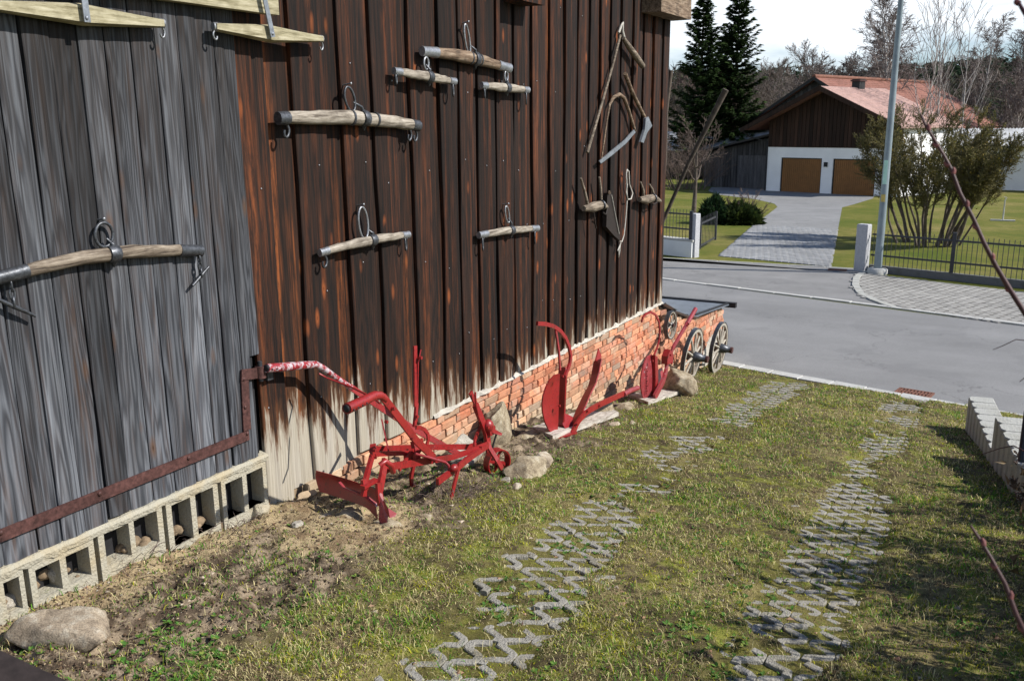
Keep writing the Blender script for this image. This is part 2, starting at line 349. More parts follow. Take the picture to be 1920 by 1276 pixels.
def asphalt(name, col, sc=1.0):
    g = G(name); p = g.pos(); a = g.noise(p, 160, 3, .8); b = g.noise(p, .5 * sc, 5, .6); t = g.noise(g.mapping(p, (.25, 1.6, 1), rot=(0, 0, .2)), 1, 4)
    f = g.math('MULTIPLY', g.mr(a, .25, .75, .5, 1.5), g.math('MULTIPLY', g.mr(b, .3, .7, .86, 1.1), g.mr(t, .3, .7, .93, 1.06)))
    c = g.mix(1.0, col, g.comb(f, f, f), 'MULTIPLY'); cr = g.vor(g.mapping(p, (.3, .3, .3)), 1.0, 'DISTANCE_TO_EDGE')[0]
    crk = g.mr(g.vor(g.vmath('ADD', g.mapping(p, (.22, .30, .3)), g.comb(g.math('MULTIPLY', g.noise(p, 1.3, 4), .5), g.math('MULTIPLY', g.noise(p, 1.7, 4), .5), 0)), 1.0, 'DISTANCE_TO_EDGE')[0], .0, .006, .45, 0); c = g.mix(crk, c, (.05, .05, .05)); pt = g.mr(g.noise(p, .9, 2, .4), .60, .62, 0, .14); c = g.mix(pt, c, (.10, .10, .105)); sp = g.mr(g.vor(p, 2.3)[0], .03, .05, .5, 0); c = g.mix(sp, c, (.07, .07, .07))
    return g.done(c, .85, g.bump(a, .5, .006))
M['asphalt'] = asphalt('worn_asphalt', (.205, .204, .203)); M['asphalt2'] = asphalt('old_asphalt_apron', (.205, .202, .198), 3); M['asphalt3'] = asphalt('driveway_asphalt', (.22, .22, .218), 2)
def lawn(name):
    g = G(name); p = g.pos(); a = g.noise(p, .35, 5, .6); b = g.noise(p, 2.4, 5, .7); f = g.noise(g.mapping(p, (1, 2.5, 1)), 25, 3, .8)
    c = g.ramp(a, [(.3, (.085, .115, .016)), (.5, (.15, .15, .032)), (.7, (.24, .20, .07))]); c = g.mix(g.mr(b, .45, .65, 0, .6), c, (.085, .11, .02)); c = g.mix(1.0, c, g.ramp(f, [(.3, (.6, .6, .6)), (.7, (1.3, 1.3, 1.3))]), 'MULTIPLY')
    return g.done(c, .95, g.bump(f, .8, .03), spec=.1)
M['lawn'] = lawn('early_spring_lawn')
def attr_mat(name, rough=.9, transl=None, mot=.35, sc=120, bd=.006, bs=.5):
    g = G(name); p = g.pos(); c = g.attr(); a = g.noise(p, sc, 4, .75); f = g.mr(a, .3, .7, 1 - mot, 1 + mot)
    c = g.mix(1.0, c, g.comb(f, f, f), 'MULTIPLY'); return g.done(c, rough, g.bump(a, bs, bd) if bs else None, spec=.15, transl=transl)
M['soil'] = attr_mat('driveway_soil', .95, None, .5, 90, .012, .9)
M['blade'] = attr_mat('grass_blades', .75, .25, .0, 5, 0, 0)
M['leaf'] = attr_mat('foliage', .7, .3, .0, 5, 0, 0)
M['bark'] = simple('grey_brown_bark', (.10, .08, .065), .9, .35, 14, .5, bd=.02)
M['bark_pale'] = simple('pale_birch_bark', (.36, .33, .31), .85, .35, 8, .3)
M['twig'] = simple('bare_twigs', (.135, .10, .085), .9, .25, 4, 0)
M['twig_far'] = simple('pale_bare_twigs', (.17, .14, .13), .9, .25, 1, 0)
M['twig_olive'] = simple('olive_twigs', (.13, .115, .05), .9, .25, 4, 0)
M['shade_conc'] = conc('shade_toned_concrete', (.16, .16, .165), (.10, .10, .09), 40)  # shade on the fence plinth's front, put into an all-over dark concrete colour
M['twig_red'] = simple('reddish_twigs', (.055, .02, .02), .5, .35, 90, .3, bd=.001)
M['bud'] = simple('pink_buds', (.16, .05, .045), .6, .3, 90, .2)
M['spruce'] = attr_mat('spruce_needles', .8, .1, .0, 5, 0, 0)
M['white_wall'] = simple('white_render', (.80, .80, .80), .9, .05, 1.5, .1)
M['white_wall2'] = simple('aged_white_render', (.70, .71, .72), .9, .1, .7, .1)
M['gable'] = wood_mat('brown_gable_boards', (.025, .014, .010), (.06, .028, .018), (.08, .03, .018), .3, False, False)
M['old_gable'] = wood_mat('greyed_gable_boards', (.05, .05, .055), (.13, .13, .14), (.15, .13, .12), .3, False, False)
M['door_orange'] = simple('varnished_door_wood', (.21, .092, .026), .5, .15, 4, .1)
M['frame_dark'] = simple('dark_frame', (.02, .02, .022), .6, .2, 9, 0)
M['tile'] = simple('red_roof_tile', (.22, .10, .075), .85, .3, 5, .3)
M['tile_sunlit'] = simple('sunlit_roof_tile', (.38, .25, .22), .7, .25, 5, .3)  # brighter copy of the red tile: sunlight on the right slope painted in
M['sheet'] = simple('grey_corrugated_sheet', (.30, .31, .32), .6, .3, 2, .1)
M['slate'] = simple('dark_sheet_cover', (.13, .15, .18), .35, .3, 14, .15, .1, spec=.5)
M['black'] = simple('tarred_timber', (.018, .018, .02), .6, .3, 20, .3)
M['fence_iron'] = simple('anthracite_fence_paint', (.05, .052, .06), .5, .2, 20, 0, .2)
M['lamp'] = simple('grey_green_lamp_paint', (.23, .28, .31), .45, .15, 4, .05, .2, spec=.5)
M['sticker_green'] = simple('mint_sticker', (.45, .70, .58), .6, .1, 9, 0); M['sticker_yellow'] = simple('yellow_sticker', (.55, .42, .12), .6, .2, 9, 0)
M['blue_post'] = simple('dark_blue_post', (.012, .018, .035), .45, .2, 30, 0, spec=.5)
M['dark_rail'] = simple('dark_rail_wood', (.03, .022, .02), .8, .4, 40, .4)
M['rope'] = simple('grey_rope', (.42, .40, .36), .9, .3, 200, .3)
M['leather'] = simple('dark_leather', (.02, .014, .012), .6, .3, 40, .3)
M['wagon_wood'] = simple('grey_wagon_wood', (.33, .30, .25), .85, .35, 30, .4)
M['leaf_dry'] = simple('dry_leaf', (.36, .24, .15), .8, .3, 60, 0)
M['pebble'] = simple('pebble', (.42, .36, .28), .9, .35, 40, .3)

# ------------------------------------------------------------------ big ground sheet, road, kerbs
def poly_sheet(name, pts, z, mat, parent=None, th=None):
    mb = MB(); P = [(p[0], p[1], z) for p in pts]
    if th: mb.plate(P, (0, 0, -th))
    else: mb.add(P, [tuple(range(len(P)))])
    return structure(name, mb.mesh(name, mat), parent)
ys = [-40, -6, 0, 2.2, 4, 4.8, 7.8, 10, 12.2, 13.3, 14.4, 17, 20, 26, 34, 42, 60, 90, 120, 200, 400, 900]
xs = [-700, -200, -60, -25, -12, -5, 0, 3, 12, 30, 90, 250, 700]
mb = MB()
for y in ys:
    for x in xs: mb.v.append((x, y, zg(y) - (.14 if y < 14 else 0)))
nx = len(xs)
for j in range(len(ys) - 1):
    for i in range(nx - 1): a = j * nx + i; mb.f.append((a, a + 1, a + nx + 1, a + nx)); mb.sm.append(True)
ground = structure('ground', mb.mesh('ground', M['lawn']))

def zfar(y): return zg(y)
KA, KB = np.array([-3.8, 14.14]), np.array([-.26, 13.34])       # near kerb line
kd_ = (KB - KA) / np.linalg.norm(KB - KA); kn = np.array([-kd_[1], kd_[0]])
def kerb_y(x): return KA[1] + (x - KA[0]) * kd_[1] / kd_[0]
FA, FB = on_z(1245, 525, -1.45)[:2], on_z(1920, 612, -1.45)[:2]
fd = (FB - FA) / np.linalg.norm(FB - FA); fn = np.array([-fd[1], fd[0]])
n0, n1, f0, f1 = KA - kd_ * 40, KB + kd_ * 40, FA - fd * 32, FB + fd * 42
poly_sheet('road', [n0, n1, f1, f0], -1.446, M['asphalt'])
# apron between the far kerb and the gate line
GA, GB = on_z(1240, 484, -1.45)[:2], on_z(1612, 505, -1.45)[:2]
gd = (GB - GA) / np.linalg.norm(GB - GA)
curve = [on_z(a, b, -1.45)[:2] for a, b in ((1626, 508), (1610, 512), (1599, 522), (1597, 536), (1606, 550), (1632, 564), (1672, 578.5))]
ap = [FA - fd * 20] + [FA + fd * .2] + [curve[-1]] + curve[::-1][1:] + [GB, GA, GA - gd * 20]
poly_sheet('apron', ap, -1.4455, M['asphalt2'])
# kerb stones along both sides, each stone its own part
def kerb_line(name, pts, w, z0, z1, L=.5, mat='kerb', gap=.012):
    root = structure(name, MB().box((pts[0][0] - .01, pts[0][1] - .01, z0 - .2), (pts[0][0] + .01, pts[0][1] + .01, z0 - .15)).mesh(name, M[mat]))
    pts = [np.array(p[:2], float) for p in pts]; k = 0
    for a, b in zip(pts[:-1], pts[1:]):
        L0 = np.linalg.norm(b - a); d = (b - a) / L0; n = np.array([-d[1], d[0]]); m = max(1, round(L0 / L)); s = L0 / m
        for i in range(m):
            mb = MB(); o = a + d * (i * s + gap / 2); zz = z1 + R.uniform(-.006, .006); ww = w + R.uniform(-.006, .006); q = s - gap; e = .012
            A, B, Cc, Dd = o, o + d * q, o + d * q + n * ww, o + n * ww
            ins = lambda p, c_: p + (c_ - p) / np.linalg.norm(c_ - p) * e
            ctr = (A + Cc) / 2; vs = [(*p, z0) for p in (A, B, Cc, Dd)] + [(*p, zz - e) for p in (A, B, Cc, Dd)] + [(*ins(p, ctr), zz) for p in (A, B, Cc, Dd)]
            mb.add(vs, [(4, 5, 1, 0), (5, 6, 2, 1), (6, 7, 3, 2), (7, 4, 0, 3), (8, 9, 5, 4), (9, 10, 6, 5), (10, 11, 7, 6), (11, 8, 4, 7), (8, 11, 10, 9)][:])
            link('kerb_stone', mb.mesh('kerb_stone', M[mat]), root); k += 1
    return root
kerb_line('near_kerb', [KA - kd_ * 1.2 - kn * .22, KB + kd_ * 3 - kn * .22], .22, -1.6, -1.385)
kerb_line('far_kerb', [FA - fd * .6, curve[-1], FB + fd * 1.0], .15, -1.6, -1.42, .9)
kerb_line('curved_kerb', [c for c in curve], .16, -1.6, -1.415, .45, 'concrete')
kerb_line('gate_threshold', [GA - gd * .3, GB + gd * .1], .08, -1.6, -1.43, 1.0)
# forecourt of drainage pavers
fc = [c + (0, 0) for c in curve] + [FB + fd * 6]
fenceA, fenceB = on_z(1628, 514, -1.45)[:2], on_z(1925, 549, -1.45)[:2]
fed = (fenceB - fenceA) / np.linalg.norm(fenceB - fenceA)
fcp = curve + [FB + fd * 8, fenceB + fed * 8, fenceA]
bed = poly_sheet('forecourt', fcp, -1.4435, M['joint'])
def inside(p, poly):
    c = False; n = len(poly); j = n - 1
    for i in range(n):
        a, b = poly[i], poly[j]
        if (a[1] > p[1]) != (b[1] > p[1]) and p[0] < (b[0] - a[0]) * (p[1] - a[1]) / (b[1] - a[1]) + a[0]: c = not c
        j = i
    return c
def oct_paver(s, cut, h):
    a, c = s / 2, s / 2 - cut; P = [(-c, -a), (c, -a), (a, -c), (a, c), (c, a), (-c, a), (-a, c), (-a, -c)]
    return MB().add([(x, y, 0) for x, y in P] + [(x * .96, y * .96, h) for x, y in P], [tuple(range(8, 16))] + [(i, (i + 1) % 8, 8 + (i + 1) % 8, 8 + i) for i in range(8)])
pv = oct_paver(.197, .055, .022); pvm = pv.mesh('forecourt_paver', M['far_paver'])
cells = []
nfn = np.array([-fed[1], fed[0]]); ang = math.atan2(fed[1], fed[0])
for i in range(-6, 60):
    for j in range(-60, 4):
        p = fenceA + fed * (i * .2 + .1) + nfn * (j * .2 - .15)
        if p[0] < 2.3 and inside(p, fcp) and min(np.linalg.norm(p - c) for c in curve) > .2 : cells.append(p)
def vis(p, z=-1.45):
    c = ROT.T @ (np.array([p[0], p[1], z]) - CAM); return c[2] > 0 and 1235 < CX + F * c[0] / c[2] < 1930
cells.sort(key=lambda p: p[1] + (0 if vis(p) else 99))
for p in cells[:300]:
    link('paver', pvm, bed, (p[0], p[1], -1.4435 + R.uniform(-.002, .003)), (R.uniform(-.01, .01), R.uniform(-.01, .01), ang))
mb = MB()
for p in cells[300:]:
    c, s_ = math.cos(ang), math.sin(ang); mb.add([(p[0] + x * c - y * s_, p[1] + x * s_ + y * c, z - 1.4435) for x, y, z in pv.v], pv.f)
o = link('paver_field', mb.mesh('paver_field', M['far_paver']), bed); o['kind'] = 'stuff'
# garage driveway
def G2(px, py): return gnd(px, py)[:2]
dr_near = [G2(1346, 480.5), G2(1416, 420), G2(1571, 431), G2(1558, 501)]
dr_far = [G2(1416, 420), G2(1440, 402), G2(1458, 388), G2(1452, 382), G2(1416, 373.5), G2(1346, 365), G2(1328, 358), G2(1334, 351), G2(1437, 352), G2(1437, 357), G2(1640, 368), G2(1636, 372.5), G2(1602, 383), G2(1579, 389), G2(1571, 431)]
def drape(name, pts, dz, mat):
    mb = MB(); mb.add([(p[0], p[1], zg(p[1]) + dz) for p in pts], [tuple(range(len(pts)))]); return structure(name, mb.mesh(name, mat))
drape('driveway_far', dr_far, .006, M['asphalt3']); dw = drape('driveway', dr_near, .004, M['joint'])
mb = MB(); u = np.array(dr_near[3]) - np.array(dr_near[0]); u /= np.linalg.norm(u); v = np.array([-u[1], u[0]])
def span(v0):
    xs_ = []
    for (A_, B_) in ((dr_near[0], dr_near[1]), (dr_near[3], dr_near[2])):
        A_, B_ = np.array(A_) - dr_near[0], np.array(B_) - dr_near[0]; va, vb = A_.dot(v), B_.dot(v)
        t_ = (v0 - va) / (vb - va); xs_.append((A_ + (B_ - A_) * t_).dot(u))
    return xs_
vmax = max((np.array(q) - dr_near[0]).dot(v) for q in dr_near[1:3])
for j in range(0, int(vmax / .2)):
    l_, r_ = span(j * .2 + .1); i = -40
    while i < 80:
        a0_, a1_ = (i + (.5 if j % 2 else 0)) * .2, (i + 1 + (.5 if j % 2 else 0)) * .2; i += 1
        a0_, a1_ = max(a0_, l_), min(a1_, r_)
        if a1_ - a0_ < .05: continue
        p = np.array(dr_near[0]) + u * ((a0_ + a1_) / 2) + v * (j * .2 + .1); a, b, h = (a1_ - a0_) / 2 - .008, .092, .022; z = zg(p[1]) + .004 + R.uniform(-.002, .003)
        q = [p - u * a - v * b, p + u * a - v * b, p + u * a + v * b, p - u * a + v * b]
        mb.add([(*c, z) for c in q] + [(*(p + (c - p) * .93), z + h) for c in q], [(4, 5, 6, 7), (0, 1, 5, 4), (1, 2, 6, 5), (2, 3, 7, 6), (3, 0, 4, 7)])
o = link('driveway_pavers', mb.mesh('driveway_pavers', M['drive_paver']), dw); o['kind'] = 'stuff'

# ------------------------------------------------------------------ the grass driveway: terrain, grid pavers, blades
X0, X1, Y0 = -4.6, 3.2, .3
NX, NY = 360, 620
gx = np.linspace(X0, X1, NX)[None, :].repeat(NY, 0); t = np.linspace(0, 1, NY)[:, None] ** 1.15
gyy = Y0 + t * ((kerb_y(gx) - .235) - Y0)
def prof(x, y): return np.interp(y, GY, GZ)
def track_mask(x, y):
    wob = .12 * (fbm(y * .5, y * 0 + 3.3, 5) - .5)
    a = np.exp(-((x - np.interp(y, [2.5, 4.5, 6.5, 12], [-1.98, -2.15, -2.45, -2.65]) + wob) / .36) ** 2); b = np.exp(-((x - np.interp(y, [3, 7, 12], [-.66, -.78, -.95]) + wob + .06) / .30) ** 2)
    fall = 1 - .10 * sst(8.2, 9.5, y) * (1 - sst(11.3, 12.2, y))
    n = fbm(x * 1.5 + 9, y * .9, 21); n2 = fbm(x * 5, y * 4, 31)
    return np.clip(sst(.36, .66, np.maximum(a, b) * fall * np.clip(.80 + (n - .5) * 1.9 + (n2 - .5) * 1.9 + .15 * sst(3.9, 2.9, y), 0, 1.2)), 0, 1)
def dirt_mask(x, y):
    edge = np.interp(y, [1, 2.4, 3.4, 4.6, 6, 8, 11, 13], [-2.65, -2.92, -3.02, -3.1, -3.3, -3.5, -3.68, -4.1])
    return sst(.22, -.22, (x - edge) + (fbm(x * 2.2, y * 2.2, 41) - .5) * 1.0)
def sand_mask(x, y):
    a = np.exp(-(((x + 3.45) / .42) ** 2 + ((y - 4.05) / .5) ** 2)); b = np.exp(-((x + 3.98) / .22) ** 2) * sst(4.9, 4.2, y)
    return sst(.35, .62, np.maximum(a, b * .85) + (fbm(x * 3.5, y * 3.5, 51) - .5) * .7)
def terr_z(x, y):
    z = prof(x, y); dm, tm, sm = dirt_mask(x, y), track_mask(x, y), sand_mask(x, y)
    lump = (fbm(x * 9, y * 9, 61, 5) - .5); z = z + lump * (.03 + .11 * dm * (1 - .5 * sm)) + (fbm(x * 1.2, y * 1.2, 71) - .5) * .05 * (1 - tm)
    z = z + np.exp(-((x + 4.0) / .3) ** 2) * (-.035 * sst(4.3, 3.8, y))                # soil banked against the blocks
    z = z - .003 * tm + .006 * tm * (fbm(x * 14, y * 14, 77) - .5) + .024 * (1 - tm)
    z = z + .028 * dm * (fbm(x * 30, y * 30, 81, 3) - .5)
    return z
gz_ = terr_z(gx, gyy)
dm, tm, sm = dirt_mask(gx, gyy), track_mask(gx, gyy), sand_mask(gx, gyy)
def lerp(a, b, t): return a + (np.array(b) - a) * t[..., None]
n1, n2, n3 = fbm(gx * .9, gyy * .9, 91), fbm(gx * 7, gyy * 7, 92), fbm(gx * 22, gyy * 22, 93, 3)
c = np.zeros(gx.shape + (3,)) + np.array([.10, .085, .035]); c = lerp(c, [.19, .155, .07], sst(.45, .65, n1)); c = lerp(c, [.19, .20, .035], sst(.5, .68, n2) * .8); c = lerp(c, [.045, .032, .022], sst(.52, .66, n3) * .8)
c = lerp(c, lerp(np.zeros(gx.shape + (3,)) + np.array([.085, .062, .042]), [.27, .21, .145], sst(.46, .60, n3)), dm)
c = lerp(c, lerp(np.zeros(gx.shape + (3,)) + np.array([.36, .28, .165]), [.22, .155, .09], sst(.5, .7, n2)), sm)
c = lerp(c, [.14, .13, .03], tm * (1 - dm) * .55)
idx = np.arange(NX * NY).reshape(NY, NX); quads = np.stack([idx[:-1, :-1], idx[:-1, 1:], idx[1:, 1:], idx[1:, :-1]], -1).reshape(-1, 4)
slope = structure('grass_driveway', fast_mesh('grass_driveway', np.stack([gx, gyy, gz_], -1), quads, M['soil'], c.reshape(-1, 3), True))

# grid pavers: two trapezoid zigzag ribs joined at their flats, hexagonal cells between them
def zig(x, ph):
    t = ((x / .2) + ph) % 1.0
    return -1 if t < .28 else (-1 + (t - .28) / .22 * 2 if t < .5 else (1 if t < .78 else 1 - (t - .78) / .22 * 2))
def grid_paver_mesh(seed):
    rr = random.Random(seed); mb = MB(); w, h = .0215, .05; N = 36; L = .592
    for row, sgn in ((0, 1), (1, -1)):
        c = []
        for i in range(N + 1):
            x = -L / 2 + L * i / N; c.append((x, (row - .5) * .136 + sgn * zig(x + .3, .0) * .046))
        top, ins = [], []
        for i, (x, y) in enumerate(c):
            a, b = c[max(i - 1, 0)], c[min(i + 1, N)]; tx, ty = b[0] - a[0], b[1] - a[1]; l = math.hypot(tx, ty); nx_, ny_ = -ty / l, tx / l
            ww = w * rr.uniform(.93, 1.07); zz = rr.uniform(-.0015, .0015)
            top.append([(x - nx_ * ww * 1.08, y - ny_ * ww * 1.08, -h), (x - nx_ * ww, y - ny_ * ww, -.004), (x - nx_ * ww * .78, y - ny_ * ww * .78, zz), (x + nx_ * ww * .78, y + ny_ * ww * .78, zz), (x + nx_ * ww, y + ny_ * ww, -.004), (x + nx_ * ww * 1.08, y + ny_ * ww * 1.08, -h)])
        vs = [p for q in top for p in q]; fs = [(i * 6 + k, (i + 1) * 6 + k, (i + 1) * 6 + k + 1, i * 6 + k + 1) for i in range(N) for k in range(5)] + [tuple(range(6)), tuple(range(N * 6, N * 6 + 6))[::-1]]
        mb.add(vs, [f[::-1] for f in fs])
    return mb.mesh('grid_paver', M['paver'])
gpm = [grid_paver_mesh(i) for i in range(4)]
npav = 0
cand = []
for (xc, cols) in ((-2.35, 6), (-.84, 5)):
    y = 2.2; j = 0
    while y < 13.0:
        for i in range(cols):
            x = xc + (i - (cols - 1) / 2) * .276 + (y - 6) * (-.05 if xc < -2 else -.02)
            ys_ = np.linspace(y - .3, y + .3, 7)
            if max(track_mask(x + dx_ + 0 * ys_, ys_).max() for dx_ in (-.08, .08)) > .3: cand.append((x, y + (.2 if i % 2 else 0)))
        y += .6; j += 1
for x, y in cand:
    sl_ = math.atan2(zg(y + .2) - zg(y - .2), .4); z = zg(y) + R.uniform(-.004, .001)
    ca, sa = math.cos(sl_), math.sin(sl_); yaw = R.uniform(-.012, .012) - .05 * (1 if x < -1.6 else .4)
    # length along the slope (x axis of the paver -> world y)
    rotm = Matrix(((0 + yaw, -1, 0), (ca, yaw, -sa), (sa, 0, ca))).to_euler(); o = link('grid_paver', R.choice(gpm), slope, (x, y, z + .0065), rotm); npav += 1
print('grid pavers', npav)

def scatter(n, seed, y0=1.7, y1=14.2, power=2.0, x0=-4.2, x1=.9):
    rs = np.random.RandomState(seed); u = rs.rand(n)
    # density falls with distance
    a, b = (y0 + .5) ** (1 - power), (y1 + .5) ** (1 - power); y = (a + (b - a) * u) ** (1 / (1 - power)) - .5
    x = x0 + (x1 - x0) * rs.rand(n); ok = y < kerb_y(x) - .25
    c = np.stack([x, y, np.interp(y, GY, GZ)], 1) - CAM; cc = c @ ROT
    px, py = CX + F * cc[:, 0] / cc[:, 2], CY - F * cc[:, 1] / cc[:, 2]
    ok &= (px > -60) & (px < 2000) & (py < 1330)
    return x[ok], y[ok], rs
def blades(name, n, seed, hfun, colfun, keep, wid=.0016, power=1.7, lean=.8, curl=True):
    x, y, rs = scatter(n, seed, power=power); k = rs.rand(len(x)) < keep(x, y); x, y = x[k], y[k]; m = len(x)
    z = terr_z(x, y) - .004; h = hfun(x, y, rs); th = rs.rand(m) * 6.283; ln = rs.rand(m) ** .4 * lean; dist = np.sqrt(x ** 2 + y ** 2 + 4)
    w = wid * (.6 + .16 * dist) * (.7 + .6 * rs.rand(m)); dx, dy = np.cos(th), np.sin(th); ph = rs.rand(m) * 6.283
    px_, py_ = np.cos(ph), np.sin(ph)
    b = np.stack([x, y, z], 1); side = np.stack([px_ * w, py_ * w, 0 * w], 1)
    mid = b + np.stack([dx * h * ln * .4, dy * h * ln * .4, h * .6 * np.sqrt(1 - .5 * ln ** 2)], 1)
    tip = b + np.stack([dx * h * ln * 1.05, dy * h * ln * 1.05, h * np.sqrt(np.clip(1 - ln ** 2, .03, 1))], 1)
    V = np.stack([b - side, b + side, mid + side * .75, mid - side * .75, tip], 1); o = (np.arange(m) * 5)[:, None]
    T = np.concatenate([o + np.array([0, 1, 2]), o + np.array([0, 2, 3]), o + np.array([3, 2, 4])], 0)
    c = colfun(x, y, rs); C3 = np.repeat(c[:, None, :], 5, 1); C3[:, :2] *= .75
    return V.reshape(-1, 3), T, C3.reshape(-1, 3)
def pal(ws, cols, rs, m):
    ws = np.array(ws); ws = ws / ws.sum(); i = rs.choice(len(cols), m, p=ws); c = np.array(cols)[i]; return c * (.7 + .6 * rs.rand(m))[:, None]
GREEN, OLIVE, YEL, STRAW, TAN, BROWN = (.10, .27, .026), (.22, .30, .036), (.42, .41, .025), (.68, .60, .31), (.46, .37, .20), (.12, .08, .05)
def turf_col(x, y, rs):
    m = len(x); g = fbm(x * 1.1 + 3, y * .8, 101) * .6 + fbm(x * 6, y * 6, 102) * .4; yl = fbm(x * 3.3, y * 3.0, 111); br = fbm(x * 4.1 + 7, y * 4.1, 112); d = sst(-2.2, -3.4, x) * .6
    a = pal([4.0, 3.4, 1.0, .9, .8, .5], [GREEN, OLIVE, YEL, STRAW, TAN, BROWN], rs, m); b = pal([.5, 1.8, 1.8, 3.0, 1.9, 1.0], [GREEN, OLIVE, YEL, STRAW, TAN, BROWN], rs, m)
    mo = pal([.5, 3, 4, .5, .3, .3], [GREEN, OLIVE, YEL, STRAW, TAN, BROWN], rs, m)
    f = (rs.rand(m) < np.clip(sst(.38, .58, g) * .95 + d - .38 * sst(5.5, 10, y), 0, 1))[:, None]; c = np.where(f, a, b); c = np.where((rs.rand(m) < sst(.54, .66, yl))[:, None], mo, c); return np.where((rs.rand(m) < .85 * sst(.54, .66, br))[:, None], pal([.3, .4, .1, .8, 2, 3], [GREEN, OLIVE, YEL, STRAW, TAN, (.16, .095, .075)], rs, m), c)
def keep_turf(x, y): return np.clip((1 - .93 * dirt_mask(x, y)) * (1 - .82 * track_mask(x, y)) * (.22 + .95 * sst(.33, .55, fbm(x * 3.1, y * 3.1, 151) * .6 + fbm(x * 11, y * 11, 152) * .4)) + .01, 0, 1)
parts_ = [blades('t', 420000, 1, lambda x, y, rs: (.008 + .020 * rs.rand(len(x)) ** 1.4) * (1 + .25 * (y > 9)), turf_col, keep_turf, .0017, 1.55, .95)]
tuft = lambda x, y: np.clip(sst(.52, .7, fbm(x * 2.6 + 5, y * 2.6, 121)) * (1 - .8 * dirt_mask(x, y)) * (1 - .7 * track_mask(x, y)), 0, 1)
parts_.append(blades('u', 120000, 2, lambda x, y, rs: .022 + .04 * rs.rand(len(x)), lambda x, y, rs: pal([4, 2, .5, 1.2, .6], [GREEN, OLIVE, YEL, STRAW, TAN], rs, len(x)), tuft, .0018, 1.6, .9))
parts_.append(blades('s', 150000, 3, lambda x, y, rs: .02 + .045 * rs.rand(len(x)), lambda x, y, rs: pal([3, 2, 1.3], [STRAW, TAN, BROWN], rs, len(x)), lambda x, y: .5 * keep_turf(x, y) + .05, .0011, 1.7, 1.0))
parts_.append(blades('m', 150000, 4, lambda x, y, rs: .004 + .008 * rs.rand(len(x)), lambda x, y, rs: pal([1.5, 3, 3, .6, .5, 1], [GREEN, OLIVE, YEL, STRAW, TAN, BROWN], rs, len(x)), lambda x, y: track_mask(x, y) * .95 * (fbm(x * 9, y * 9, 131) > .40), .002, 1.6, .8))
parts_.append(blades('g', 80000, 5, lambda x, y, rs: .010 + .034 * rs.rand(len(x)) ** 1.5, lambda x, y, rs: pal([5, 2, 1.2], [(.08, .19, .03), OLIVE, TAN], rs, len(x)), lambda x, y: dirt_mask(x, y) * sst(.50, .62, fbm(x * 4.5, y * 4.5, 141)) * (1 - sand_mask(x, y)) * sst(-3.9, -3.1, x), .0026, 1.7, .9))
Vs, Ts, Cs, off = [], [], [], 0
for V_, T_, C_ in parts_: Vs.append(V_); Ts.append(T_ + off); Cs.append(C_); off += len(V_)
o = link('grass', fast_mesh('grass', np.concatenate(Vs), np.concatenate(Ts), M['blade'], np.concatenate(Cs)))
o['kind'] = 'stuff'
WEEDS = True
print('grass tris', sum(len(t) for t in Ts))
# litter: crumbs of soil, pebbles, dry leaves, wood chips
def litter(name, n, seed, size, mat, keep, cols, flat=.5):
    x, y, rs = scatter(n, seed, power=1.9); k = rs.rand(len(x)) < keep(x, y); x, y = x[k], y[k]; m = len(x); z = terr_z(x, y)
    s = size * (.4 + 1.2 * rs.rand(m) ** 2); q = np.array([(1, 0, 0), (-.5, .87, 0), (-.5, -.87, 0), (0, 0, .9), (0, 0, -.6)])
    th = rs.rand(m) * 6.28; ct, st_ = np.cos(th), np.sin(th); L = np.repeat(q[None], m, 0) * (1 + .7 * (rs.rand(m, 5, 3) - .5)); L[:, :, 2] *= flat
    Xr = L[:, :, 0] * ct[:, None] - L[:, :, 1] * st_[:, None]; Yr = L[:, :, 0] * st_[:, None] + L[:, :, 1] * ct[:, None]
    V = np.stack([x[:, None] + Xr * s[:, None], y[:, None] + Yr * s[:, None], z[:, None] + (L[:, :, 2] + flat * .4) * s[:, None]], -1)
    o = (np.arange(m) * 5)[:, None]; T = np.concatenate([o + np.array(f) for f in ((0, 1, 3), (1, 2, 3), (2, 0, 3), (1, 0, 4), (2, 1, 4), (0, 2, 4))], 0)
    c = np.repeat(pal([1] * len(cols), cols, rs, m)[:, None], 5, 1)
    ob = link(name, fast_mesh(name, V.reshape(-1, 3), T, mat, c.reshape(-1, 3))); ob['kind'] = 'stuff'; return ob
litter('soil_crumbs', 60000, 11, .008, M['soil'], lambda x, y: dirt_mask(x, y) * .85 + .01, [(.12, .08, .05), (.17, .12, .075), (.08, .055, .04), (.26, .2, .13)], .8)
litter('gravel', 16000, 12, .007, M['soil'], lambda x, y: dirt_mask(x, y) * .25 + sand_mask(x, y) * .5 + .015, [(.45, .4, .32), (.33, .27, .2), (.5, .4, .25), (.36, .2, .13)], .7)
litter('dry_leaves', 2600, 13, .017, M['leaf'], lambda x, y: .34 + 0 * x, [(.4, .26, .17), (.33, .2, .12), (.5, .42, .33), (.2, .12, .09)], .35)

